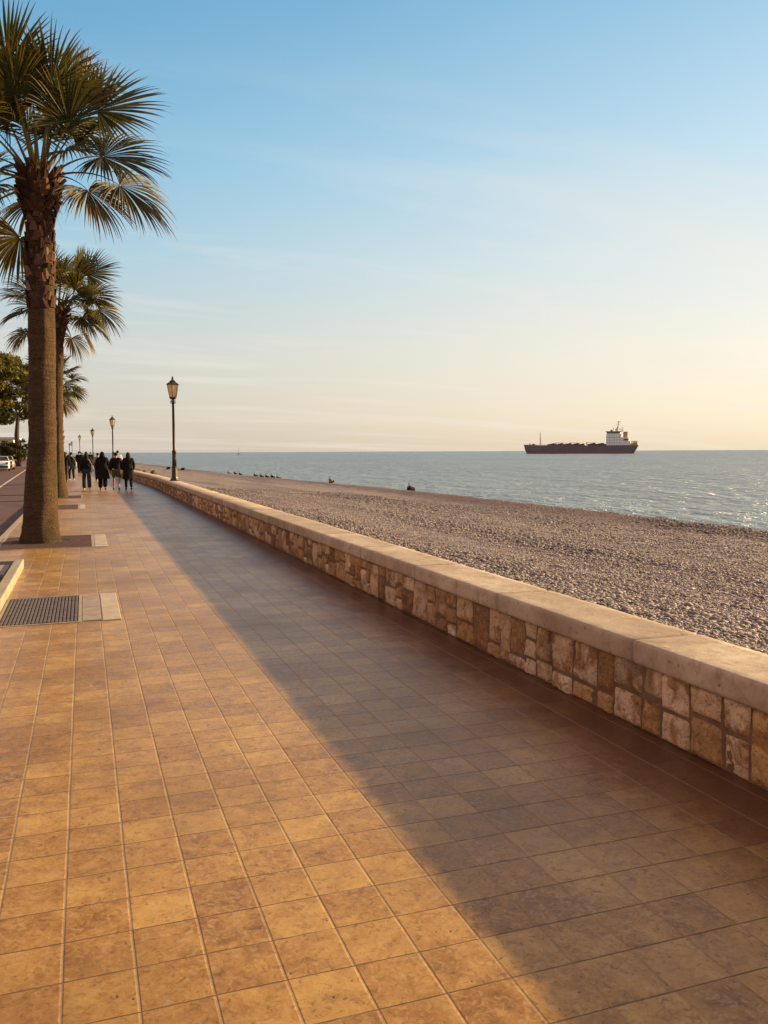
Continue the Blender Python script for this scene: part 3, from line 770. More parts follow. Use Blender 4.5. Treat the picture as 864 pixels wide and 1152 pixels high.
lamp_lab = ['nearest and tallest black street lamp, standing on the wall right of the walkers',
            'black street lamp rising above the walkers, second nearest on the wall',
            'street lamp third along the wall, seen left of the lamp above the walkers',
            'small far street lamp standing leftmost but one, beyond the walkers',
            'tiny farthest street lamp at the end of the promenade']
for i, (x, y) in enumerate([(3.36, 34.3), (3.30 + bend(71) - .1, 71.5), (3.3 + bend(107) - .05, 108), (3.3 + bend(145) - .4, 146), (3.3 + bend(190) - .6, 190)]):
    o = LAMP if i == 0 else copy_tree(LAMP)
    o.location = (x, y, WZ + CT - 0.004 if y < WY1 else 0.0)
    o.rotation_euler = (0, 0, 0.3 + i * .4)
    tag(o, lamp_lab[i], 'street lamp', 'street lamps along the sea wall')

# ---------------------------------------------------------------- palms
YAW = R(19.5)
CR = Vector((math.cos(YAW * .15), -math.sin(YAW * .15), 0))       # roughly sideways as seen from the walk
def make_fan(V, F, C, hinge, d, up, Rr, cup, droop, rnd, brown, nseg=40, spread=124):
    nseg = int(nseg * 1.4)
    """fan blade: hinge point, direction d, blade normal up"""
    d = d.normalized(); s = d.cross(up).normalized(); nrm = s.cross(d).normalized()
    g = Vector((0, 0, -1))
    da = 2 * R(spread) / nseg
    rs = [0.02, 0.2, 0.4, 0.55, 0.72, 0.88, 1.0]
    for k in range(nseg):
        a = -R(spread) + (k + 0.5) * da + rnd.uniform(-.01, .01)
        Lk = Rr * (0.66 + 0.34 * math.cos(a * 0.62) ** 1.3) * rnd.uniform(0.90, 1.05)
        wob = rnd.uniform(-.04, .04); dr = droop * rnd.uniform(0.6, 1.5)
        da0 = (d * math.cos(a) + s * math.sin(a))
        # cup: side segments turn to the normal
        da0 = (da0 + nrm * cup * abs(math.sin(a)) ** 1.2 + s * wob + nrm * rnd.uniform(-.05, .05)).normalized()
        side = (nrm.cross(da0)).normalized()
        base = len(V); p = hinge.copy(); dirn = da0.copy(); prev = 0
        for q, r in enumerate(rs):
            p = p + dirn * (r - prev) * Lk; prev = r
            dirn = (dirn + g * dr * (0.10 + 0.55 * r * r) - nrm * 0.03).normalized()
            w = (r * Lk * da * 0.58) if r <= 0.40 else (0.60 * Lk * da * 0.60) * max(0.0, (1 - r) / 0.60) ** 0.8
            w = max(w, 0.0022)
            V.append(p - side * w); V.append(p + nrm * w * 0.75); V.append(p + side * w)
            tt = r
            green = Vector((0.036, 0.043, 0.009)) * rnd.uniform(0.85, 1.15)
            olive = Vector((0.085, 0.072, 0.018)); br = Vector((0.22, 0.115, 0.040))
            c = green.lerp(olive, min(1, 0.15 + tt * 0.5))
            c = c.lerp(br, min(1, brown + max(0, (tt - 0.70) * (1.4 + brown * 2))))
            C += [c, c * 1.08, c]
        for q in range(len(rs) - 1):
            b = base + q * 3
            F.append((b, b + 1, b + 4, b + 3)); F.append((b + 1, b + 2, b + 5, b + 4))
        # loose thread curling off the tip
        if rnd.random() < 0.35:
            b = len(V); tp = V[-2].copy()
            q1 = tp + dirn * 0.10 + g * 0.03 + Vector((rnd.uniform(-.05, .05), rnd.uniform(-.05, .05), 0)); q2 = q1 + g * 0.10
            V += [tp, tp + side * .004, q1, q1 + side * .004, q2]; C += [Vector((0.25, 0.16, 0.07))] * 5
            F.append((b, b + 1, b + 3, b + 2)); F.append((b + 2, b + 3, b + 4))

def make_frond(V, F, C, base, az, el, plen, Rr, rnd, brown=0.0, cup=0.25, droop=0.35, sag=0.35, roll=0.0, nseg=40):
    d = Vector((math.cos(el) * math.cos(az), math.cos(el) * math.sin(az), math.sin(el)))
    pts = [base.copy()]; dd = d.copy(); n = 8
    for i in range(n):
        dd = (dd + Vector((0, 0, -1)) * sag / n * (0.4 + i / n)).normalized()
        pts.append(pts[-1] + dd * plen / n)
    # petiole: flattened strip with thickness
    b0 = len(V)
    for i, p in enumerate(pts):
        t = i / n; w = 0.042 * (1 - t) + 0.013
        tan = (pts[min(i + 1, n)] - pts[max(i - 1, 0)]).normalized()
        s = tan.cross(Vector((0, 0, 1)))
        if s.length < .1: s = Vector((0, 1, 0))
        s.normalize(); u = s.cross(tan).normalized()
        for (a, b) in ((-1, 0.25), (0, -0.35), (1, 0.25), (0, 0.1)):
            V.append(p + s * a * w + u * b * w)
            C.append(Vector((0.26, 0.155, 0.05)).lerp(Vector((0.17, 0.15, 0.045)), min(1, t * 1.4)).lerp(Vector((0.17, 0.075, 0.035)), brown))
    for i in range(n):
        for k in range(4):
            a = b0 + i * 4 + k; b = b0 + i * 4 + (k + 1) % 4
            F.append((a, b, b + 4, a + 4))
    up = dd.cross(Vector((0, 0, 1)).cross(dd)).normalized() if abs(dd.z) < 0.98 else Vector((-math.cos(az), -math.sin(az), 0))
    if roll: up = Matrix.Rotation(roll, 3, dd) @ up
    make_fan(V, F, C, pts[-1], dd, up, Rr, cup, droop, rnd, brown, nseg)

def make_palm(loc, H, rb, rm, seed, special, label, scale=1.0, nf=34, detail=1.0, boots=(0.58, 0.86), keep=None):
    """H = height of the crown heart"""
    rnd = random.Random(seed)
    root = empty('palm_tree', loc, 0, label, 'palm tree', 'palm trees along the promenade')
    bm = bmesh.new()
    prof = []
    nz = int(90 * detail)
    lean = lambda z: (0.04 * math.sin(z * 0.35 + seed) + 0.18 * z / H, 0.04 * math.sin(z * 0.3))
    zb0, zb1 = H * boots[0], H * boots[1]
    ring_noise = lambda z: 0.014 * noise.noise(Vector((seed, 0, z * 16))) + 0.006 * noise.noise(Vector((seed, 4, z * 41)))
    rings = []
    n = 28 if detail > .7 else 14
    for k in range(nz + 1):
        z = H * k / nz
        r = rm + (rb - rm) * math.exp(-z / 0.75) + 0.03 * max(0, 1 - z / 2.5)
        if z > zb0: r = rm * 0.98
        ring = []
        lx, ly = lean(z)[0] * min(1, z / 2), lean(z)[1] * min(1, z / 2)
        for i in range(n):
            a = 2 * PI * i / n
            rr = r + ring_noise(z + 0.02 * math.sin(a)) + 0.018 * noise.noise(Vector((math.cos(a) * 2.2, math.sin(a) * 2.2, z * 1.4 + seed)))
            if z < 0.9: rr += (0.05 * noise.noise(Vector((math.cos(a) * 3, math.sin(a) * 3, z * 2 + seed)))) * (0.9 - z)
            ring.append(bm.verts.new((lx + rr * math.cos(a), ly + rr * math.sin(a), z - (0.03 if k == 0 else 0))))
        rings.append(ring)
    for a, b in zip(rings, rings[1:]):
        for i in range(n): bm.faces.new((a[i], a[(i + 1) % n], b[(i + 1) % n], b[i]))
    bm.faces.new(rings[-1])
    obj('trunk', bm, M['bark'], root, True)
    # cut leaf bases: sparse and flat below, thick and shaggy under the crown
    V, F, C = [], [], []
    z = zb0
    ang = 0
    while z < H + 0.02:
        f = (z - zb0) / (H - zb0)
        shag = max(0, (z - zb1) / (H - zb1)) ** 0.5 if z > zb1 else 0
        cnt = 9 if z > zb1 else 8
        for i in range(cnt):
            ang += 2 * PI / cnt
            if z < zb1 and rnd.random() < max(0.12, 0.85 - 2.6 * f): continue
            a = ang + rnd.uniform(-.18, .18)
            lx, ly = lean(z)
            L = (0.17 + 0.10 * shag) * rnd.uniform(0.8, 1.25) * (1 if detail > .7 else 1.1)
            w = rnd.uniform(0.055, 0.085) * (1 + 0.25 * shag)
            tilt = (0.12 + 0.62 * shag) * rnd.uniform(0.5, 1.4)
            th = 0.020 + 0.02 * shag
            ca, sa = math.cos(a), math.sin(a)
            out = Vector((ca, sa, 0)); sd = Vector((-sa, ca, 0))
            rr = rm * 0.96 + 0.075 * shag * (1 - 0.6 * max(0, (f - .93) / .07))
            p0 = Vector((lx, ly, z + rnd.uniform(-.03, .03))) + out * rr
            dr = (Vector((0, 0, 1)) + out * tilt + sd * rnd.uniform(-.45, .45)).normalized()
            nn = (out - dr * out.dot(dr)).normalized()
            b = len(V)
            k = rnd.uniform(0.6, 1.35)
            colr = rnd.choice([Vector((0.085, 0.032, 0.017)), Vector((0.06, 0.024, 0.014)), Vector((0.13, 0.055, 0.028)), Vector((0.035, 0.015, 0.010))])
            if shag == 0 and rnd.random() < 0.2: colr = Vector((0.22, 0.125, 0.07))
            for t, ww in ((0, 1.15), (0.55, 0.85), (1.0, 0.55)):
                for (sx, ox) in ((-1, 0), (0, 1), (1, 0), (0, -0.8)):
                    V.append(p0 + dr * L * t + sd * sx * w * ww + nn * (ox * th + 0.012)); C.append(colr * k)
            for t in range(2):
                for q in range(4):
                    F.append((b + t * 4 + q, b + t * 4 + (q + 1) % 4, b + t * 4 + 4 + (q + 1) % 4, b + t * 4 + 4 + q))
            F.append((b + 8, b + 9, b + 10, b + 11))
            # fibre tufts
            if rnd.random() < 0.5 * (0.3 + shag):
                b = len(V); q0 = p0 + dr * L * 0.9 + nn * .02
                q1 = q0 + out * rnd.uniform(.02, .08) + Vector((0, 0, -rnd.uniform(.04, .12))) + sd * rnd.uniform(-.05, .05)
                V += [q0, q0 + sd * .02, q1]; C += [Vector((0.25, 0.14, 0.07))] * 3; F.append((b, b + 1, b + 2))
        ang += 0.37
        z += 0.085 if z > zb1 else 0.105
    o = pyobj('leaf_bases', V, F, M['boots'], root); set_tone(o.data, np.array([tuple(c) for c in C]))
    # crown
    V, F, C = [], [], []
    lx, ly = lean(H)
    heart = Vector((lx, ly, H))
    for sp in special:
        az, el, pl, Rr = R(sp[0]), R(sp[1]), sp[2], sp[3]
        kw = sp[4] if len(sp) > 4 else {}
        make_frond(V, F, C, heart + Vector((math.cos(az), math.sin(az), 0)) * 0.10 + Vector((0, 0, rnd.uniform(-.1, .1))), az, el, pl, Rr, rnd, nseg=int(40 * (1 if detail > .7 else .7)), **kw)
    for i in range(nf):
        t = (i + .5) / nf
        el = R(78 - 118 * t ** 1.15) + rnd.uniform(-.1, .1)
        az = i * 2.39996 + seed
        low = max(0, t - 0.72) / 0.28
        if keep and not keep(math.degrees(az) % 360, math.degrees(el)): continue
        if detail > .7 and el < R(20) and 235 < math.degrees(az) % 360 < 310: continue
        make_frond(V, F, C, heart + Vector((math.cos(az), math.sin(az), 0)) * 0.12 + Vector((0, 0, -0.22 * t)), az, el,
                   scale * rnd.uniform(0.95, 1.35), scale * rnd.uniform(0.92, 1.15), rnd, brown=0.05 + 0.40 * low + rnd.uniform(0, .06), cup=rnd.uniform(0.2, 0.5),
                   droop=0.28 + 0.35 * t, sag=0.25 + 0.5 * t, roll=rnd.uniform(-.5, .5), nseg=int(38 * (1 if detail > .7 else .65)))
    o = pyobj('crown', V, F, M['leaf'], root); set_tone(o.data, np.array([tuple(c) for c in C]))
    return root

SP1 = [  # azimuth (0 = right towards the sea, 90 = away), elevation, stalk, blade, options
    (4, 64, 1.62, 1.35, dict(droop=0.12, sag=0.80, roll=0.95, cup=0.15, brown=.04)),
    (-14, 42, 1.15, 1.32, dict(droop=0.30, sag=0.95, roll=0.75, brown=0.10)),
    (-4, 24, 1.35, 1.35, dict(droop=0.55, sag=1.15, roll=0.65, brown=0.22)),
    (-28, 6, 0.92, 1.08, dict(droop=0.6, sag=1.2, roll=0.5, brown=0.34)),
    (-38, 52, 0.62, 1.0, dict(droop=0.5, sag=1.15, roll=0.5)),
    (24, 66, 1.75, 0.95, dict(droop=0.05, sag=0.12, roll=1.5, cup=1.3, brown=0.16)),
    (-62, 72, 1.45, 1.15, dict(droop=0.30, sag=0.12, roll=0.0, cup=0.35)),
    (-95, 76, 1.25, 1.15, dict(droop=0.45, sag=0.3, roll=0.2, cup=0.3)),
    (-125, 70, 1.75, 1.20, dict(droop=0.12, sag=0.1, roll=0.6, cup=0.45)),
    (60, 74, 1.75, 1.20, dict(droop=0.12, sag=0.1, roll=0.4, cup=0.6)),
    (150, 66, 1.75, 1.15, dict(droop=0.12, sag=0.1, roll=-1.0, cup=0.6)),
    (178, 58, 1.35, 1.20, dict(droop=0.2, sag=0.6, roll=-0.9)),
    (170, 34, 1.10, 1.15, dict(droop=0.4, sag=0.8, roll=-0.8)),
    (-165, 20, 1.05, 1.10, dict(droop=0.5, sag=0.9, roll=-0.6, brown=.1)),
    (-172, -4, 0.80, 1.15, dict(droop=0.6, sag=1.0, roll=-0.5, brown=.1)),
]
make_palm((-0.80, 16.82, 0), 6.62, 0.335, 0.232, 1, SP1, 'tallest and nearest palm with shaggy brown leaf bases and a wide crown', 1.0, 27, boots=(0.60, 0.885), keep=lambda a, e: (e > 50) or (80 < a < 262))
make_palm((-0.93, 33.6, 0), 6.9, 0.33, 0.20, 4, SP1[:6], 'second palm with slimmer trunk just behind the nearest palm', 1.05, 30, boots=(0.80, 0.85))
make_palm((-1.75, 51.0, 0), 5.4, 0.28, 0.19, 9, [], 'third and shortest palm whose fronds show behind the first two trunks', 0.95, 30, detail=.6, boots=(0.7, 0.8))

# ---------------------------------------------------------------- broadleaf / pine trees
def make_tree(name, loc, label, lobes, trunk_h, tr, leafn, ls, tones, seed, cat='tree', group=None):
    rnd = random.Random(seed)
    root = empty(name, loc, 0, label, cat, group)
    bm = bmesh.new()
    top = Vector((0.2, 0, trunk_h))
    tube(bm, [(0, 0, -0.05), (0.04, 0.02, trunk_h * .3), (-0.05, .1, trunk_h * .6), tuple(top)], [tr * 1.35, tr, tr * .85, tr * .6], 12)
    for (c, r) in lobes:
        c = Vector(c)
        mid = top.lerp(c, .5) + Vector((rnd.uniform(-.3, .3), rnd.uniform(-.3, .3), -0.2))
        tube(bm, [tuple(top - Vector((0, 0, .4))), tuple(mid), tuple(c)], [tr * .45, tr * .28, tr * .1], 7)
    obj('trunk', bm, M['wood'], root, True)
    V, F, C = [], [], []
    tot = sum(r[0] * r[1] * r[2] for _, r in lobes)
    for (c, r) in lobes:
        c = Vector(c); nn = int(leafn * r[0] * r[1] * r[2] / tot)
        ncl = max(6, nn // 45)
        for k in range(ncl):
            th = rnd.uniform(0, 2 * PI); cz = rnd.uniform(-0.75, 1); rr = rnd.uniform(0.55, 1.0) ** 0.5
            sxy = math.sqrt(max(0, 1 - cz * cz))
            cp = c + Vector((r[0] * rr * sxy * math.cos(th), r[1] * rr * sxy * math.sin(th), r[2] * rr * cz))
            cr = rnd.uniform(0.3, 0.62) * min(r) * .6 + .1
            cc = Vector(rnd.choice(tones)) * rnd.uniform(.8, 1.2)
            for q in range(nn // ncl):
                d = Vector((rnd.gauss(0, 1), rnd.gauss(0, 1), rnd.gauss(0, .7))).normalized() * cr * rnd.random() ** .45
                p = cp + d
                a = Vector((rnd.gauss(0, 1), rnd.gauss(0, 1), rnd.gauss(0, 1))).normalized()
                b = a.cross(Vector((rnd.gauss(0, 1), rnd.gauss(0, 1), rnd.gauss(0, 1)))).normalized()
                s = ls * rnd.uniform(.6, 1.4); i = len(V)
                V += [p - a * s, p + b * s * .45, p + a * s, p - b * s * .45]; C += [cc] * 4
                F.append((i, i + 1, i + 2, i + 3))
    o = pyobj('crown', V, F, M['leaf'], root); set_tone(o.data, np.array([tuple(c) for c in C]))
    return root
pt = [(0.13, 0.105, 0.016), (0.08, 0.075, 0.014), (0.19, 0.135, 0.020), (0.05, 0.05, 0.012)]
make_tree('pine_tree', (-8.0, 118, 0), 'broad spreading tree with golden lit crown and dark trunk behind the nearest palm trunk',
          [((-4.5, 0, 11.6), (2.8, 2.6, 2.0)), ((-1.5, 1, 12.4), (2.6, 2.6, 1.8)), ((1.8, 0, 11.2), (2.5, 2.4, 1.5)), ((-2.8, -1, 8.6), (2.6, 2.2, 1.4)), ((3.6, 0, 10.2), (1.6, 1.6, 1.0)), ((5.3, 0, 9.7), (1.15, 1.2, 0.95)),
           ((0.4, 0.8, 8.3), (2.0, 2, 1.1)), ((-5.6, 0, 8.4), (2.0, 2, 1.6)), ((-1.6, 0, 6.2), (1.7, 1.6, 1.0))], 6.6, 0.34, 42000, 0.17, pt, 21)
make_tree('roadside_tree', (-11.3, 96, 0), 'dark leafy tree at the left edge above the parked cars',
          [((0, 0, 8.6), (3.2, 3, 2.4)), ((2.4, 0, 7.4), (2.2, 2.2, 1.5)), ((-2, 1, 6.8), (2.4, 2.2, 1.8)), ((1.4, -1, 10.2), (2.4, 2.0, 1.6)), ((4.6, 0, 8.8), (2.0, 2, 1.6)), ((4.4, 0, 5.9), (1.9, 1.8, 1.0)), ((2.2, 0, 5.2), (1.8, 1.8, .9))], 4.6, 0.3, 34000, 0.17, pt, 22)
make_tree('small_tree', (-5.3, 150, 0), 'small golden sunlit tree showing right of the second palm trunk',
          [((0.6, 0, 4.0), (1.5, 1.5, 1.3)), ((1.0, 0, 5.4), (1.2, 1.2, 0.9)), ((-0.8, 0, 4.9), (1.4, 1.3, 1.2))], 2.6, 0.15, 5000, 0.16, [(0.25, 0.17, 0.02), (0.18, 0.13, 0.02), (0.10, 0.09, 0.02)], 23)

# ---------------------------------------------------------------- buildings far left
def make_building(loc, rz, w, d, h, mat, label, floors, cols, shutters=True, flat=False):
    root = empty('building', loc, rz, label, 'building')
    bm = bmesh.new(); box(bm, -w / 2, w / 2, 0, d, -0.1, h); obj('wall', bm, mat, root)
    bm = bmesh.new(); box(bm, -w / 2 - .3, w / 2 + .3, -.3, d + .3, h + .002, h + .28)
    # low hipped tile roof
    vs = [] if flat else [bm.verts.new(p) for p in ((-w / 2 - .2, -.2, h + .282), (w / 2 + .2, -.2, h + .282), (w / 2 + .2, d + .2, h + .282), (-w / 2 - .2, d + .2, h + .282), (-w / 4, d / 2, h + 1.5), (w / 4, d / 2, h + 1.5))]
    for f in (() if flat else ((0, 1, 5, 4), (1, 2, 5), (2, 3, 4, 5), (3, 0, 4))): bm.faces.new([vs[i] for i in f])
    rf = obj('roof', bm, mat if flat else M['roof'], root)
    bm = bmesh.new(); box(bm, w / 5, w / 5 + .7, d * .4, d * .4 + .6, h + .6, h + 2.0); obj('chimney', bm, mat, rf)
    fh = h / floors
    def opening(x, y, z, ww, hh, side):
        if side == 'f':
            T = Matrix.Translation((x, 0, z))
        else:
            T = Matrix.Translation((w / 2, y, z)) @ Matrix.Rotation(PI / 2, 4, 'Z')
        bm = bmesh.new()
        for a in ((-ww / 2 - .08, -ww / 2, -hh / 2, hh / 2), (ww / 2, ww / 2 + .08, -hh / 2, hh / 2), (-ww / 2 - .08, ww / 2 + .08, hh / 2, hh / 2 + .1), (-ww / 2 - .14, ww / 2 + .14, -hh / 2 - .1, -hh / 2)):
            box(bm, a[0], a[1], -.07, -.003, a[2], a[3], mtx=T)
        fr = obj('window', bm, M['plasterw'], root)
        bm = bmesh.new(); box(bm, -ww / 2, ww / 2, -.03, -.004, -hh / 2, hh / 2, mtx=T); obj('pane', bm, M['glass'], fr)
        if shutters:
            for xa, xb in ((-ww / 2 - .5, -ww / 2 - .10), (ww / 2 + .10, ww / 2 + .5)):
                bm = bmesh.new(); box(bm, xa, xb, -.06, -.005, -hh / 2, hh / 2, mtx=T)
                obj('shutter', bm, M['shutter'], fr)
    for f in range(floors):
        for c in range(cols):
            x = -w / 2 + w * (c + .5) / cols
            if f == 0 and c == cols // 2: continue
            opening(x, 0, fh * f + fh * .55, 1.0, 1.4, 'f')
        for c in range(max(1, int(d / 3.2))):
            opening(0, d * (c + .5) / max(1, int(d / 3.2)), fh * f + fh * .55, 1.0, 1.4, 's')
    x = -w / 2 + w * (cols // 2 + .5) / cols
    bm = bmesh.new(); box(bm, x - .5, x + .5, -.05, -.003, 0, 2.2); dr = obj('door', bm, M['shutter'], root)
    bm = bmesh.new(); ball(bm, (x + .38, -.08, 1.05), .04, 1); obj('handle', bm, M['steel'], dr)
    return root
make_building((-14.9, 124, 0), 0.0, 12, 12, 3.5, M['plasterw'], 'low white building at the left edge behind the parked cars', 1, 4, flat=True)
make_tree('shrub', (-7.9, 111, 0), 'dark leafy shrub beside the low white building behind the parked cars', [((0, 0, 1.6), (1.3, 1.3, 1.3)), ((.8, .3, 2.4), (.9, .9, .8)), ((-.8, 0, 2.2), (.9, .9, .9))], 1.0, .08, 6000, .12, [(0.04, 0.04, 0.012), (0.06, 0.05, 0.014)], 31, 'shrub')
make_building((-30, 150, 0), 0.0, 14, 12, 8.4, M['plaster'], 'taller cream building half hidden by the trees beyond the white one', 2, 4)
make_building((-7.5, 217, 0), 0.0, 5, 10, 7.2, M['plaster'], 'far cream building glimpsed behind the second palm trunk', 2, 2)

# ---------------------------------------------------------------- cars
def make_car(loc, rz, paint, label):
    root = empty('parked_car', loc, rz, label, 'car', 'cars parked beside the road')
    # body lofted along y (front = +y), half-width profile per station
    st = [(-2.05, .30, .62, .70), (-2.0, .22, .92, .78), (-1.75, .20, 1.00, .84), (-1.2, .20, .98, .86), (-0.4, .20, .96, .87), (0.6, .20, .95, .87), (1.0, .20, .94, .86), (1.6, .21, .84, .83), (1.95, .24, .72, .76), (2.08, .34, .58, .62)]
    bm = bmesh.new(); rings = []
    for (y, z0, z1, hw) in st:
        mz = (z0 + z1) / 2
        pr = [(-hw * .92, z0), (-hw, z0 + .12), (-hw * 1.01, mz), (-hw * .97, z1 - .05), (-hw * .86, z1), (hw * .86, z1), (hw * .97, z1 - .05), (hw * 1.01, mz), (hw, z0 + .12), (hw * .92, z0)]
        rings.append([bm.verts.new((x, y, z)) for x, z in pr])
    for a, b in zip(rings, rings[1:]):
        for i in range(10): bm.faces.new((a[i], b[i], b[(i + 1) % 10], a[(i + 1) % 10]))
    bm.faces.new(rings[0]); bm.faces.new(list(reversed(rings[-1])))
    bmesh.ops.recalc_face_normals(bm, faces=bm.faces)
    body = obj('body', bm, paint, root, True)
    # glasshouse
    def house(name, st, mat, par):
        bm = bmesh.new(); rings = []
        for (y, z, hw) in st:
            rings.append([bm.verts.new((-hw, y, z)), bm.verts.new((hw, y, z))])
        bm.free()
    bm = bmesh.new()
    lo = [(-.80, -1.75), (.80, -1.75), (.80, 1.05), (-.80, 1.05)]; hi = [(-.62, -1.45), (.62, -1.45), (.62, .25), (-.62, .25)]
    vl = [bm.verts.new((x, y, .945)) for x, y in lo]; vh = [bm.verts.new((x, y, 1.40)) for x, y in hi]
    for i in range(4): bm.faces.new((vl[i], vl[(i + 1) % 4], vh[(i + 1) % 4], vh[i]))
    bm.faces.new(vh)
    obj('windows', bm, M['glass'], root)
    bm = bmesh.new()
    box(bm, -.635, .635, -1.46, .27, 1.395, 1.44, 0.02, seg=2)
    for sx in (-1, 1):
        tube(bm, [(sx * .81, 1.08, .94), (sx * .63, .26, 1.41)], .028, 6)
        tube(bm, [(sx * .81, -1.78, .94), (sx * .63, -1.46, 1.41)], .04, 6)
        tube(bm, [(sx * .815, -.35, .94), (sx * .635, -.42, 1.41)], .025, 6)
    obj('roof', bm, paint, root)
    for sx in (-1, 1):
        for yy in (-1.25, 1.3):
            bm = bmesh.new()
            T = Matrix.Translation((sx * .78, yy, .31)) @ Matrix.Rotation(PI / 2, 4, 'Y')
            rr = lathe(bm, [(.20, -.1), (.29, -.1), (.31, -.07), (.31, .07), (.29, .1), (.20, .1)], 20)
            for v in bm.verts: v.co = T @ v.co
            wh = obj('wheel', bm, M['rubber'], root, True)
            bm = bmesh.new(); lathe(bm, [(.19, -.104), (.198, -.06), (.198, .06), (.19, .104)], 16)
            for v in bm.verts: v.co = T @ v.co
            obj('rim', bm, M['chrome'], wh)
        bm = bmesh.new(); box(bm, sx * .62 - .12, sx * .62 + .12, -2.065, -1.93, .70, .86, .02); obj('tail_light', bm, M['lampred'], root)
        bm = bmesh.new(); box(bm, sx * .55 - .14, sx * .55 + .14, 1.93, 2.07, .52, .64, .02); obj('headlight', bm, M['chrome'], root)
        bm = bmesh.new(); box(bm, sx * .93 - .09, sx * .93 + .09, .78, .90, .94, 1.06, .03); obj('mirror', bm, paint, root)
    bm = bmesh.new(); box(bm, -.72, .72, -2.11, -1.95, .33, .52, .04); obj('bumper', bm, M['shoe'], root)
    bm = bmesh.new(); box(bm, -.26, .26, -2.075, -2.02, .56, .67, .005); obj('number_plate', bm, M['white'], root)
    return root
make_car((-7.85, 92, -0.1), R(4), M['carw'], 'white hatchback parked at the left edge beside the road')
make_car((-7.9, 98.5, -0.1), R(2), M['carp'], 'rose grey car parked just beyond the white hatchback')
make_car((-9.0, 87, -0.1), R(3), M['card'], 'dark car parked nearest, mostly cut off by the left edge')

# ---------------------------------------------------------------- people
def skin_mesh(name, verts, edges, radii, root_i, mat, parent, sub=1):
    """verts grown to one smooth surface with a Skin modifier, baked to a plain mesh"""
    me = bpy.data.meshes.new('tmp')
    bm = bmesh.new()
    sk = bm.verts.layers.skin.verify()
    bv = [bm.verts.new(v) for v in verts]
    for a, b in edges: bm.edges.new((bv[a], bv[b]))
    for i, v in enumerate(bv):
        r = radii[i]; v[sk].radius = r if isinstance(r, tuple) else (r, r)
        v[sk].use_root = (i == root_i)
    bm.to_mesh(me); bm.free()
    o = bpy.data.objects.new('tmp', me); COL.objects.link(o)
    m = o.modifiers.new('s', 'SKIN'); m.use_smooth_shade = True; m.branch_smoothing = 0.4
    s = o.modifiers.new('b', 'SUBSURF'); s.levels = sub + 1; s.render_levels = sub + 1
    bpy.context.view_layer.update()
    dg = bpy.context.evaluated_depsgraph_get()
    me2 = bpy.data.meshes.new_from_object(o.evaluated_get(dg))
    bpy.data.objects.remove(o, do_unlink=True)
    me2.name = name; me2.materials.clear()
    me2.polygons.foreach_set('use_smooth', [True] * len(me2.polygons))
    return link_mesh(name, me2, mat, parent)

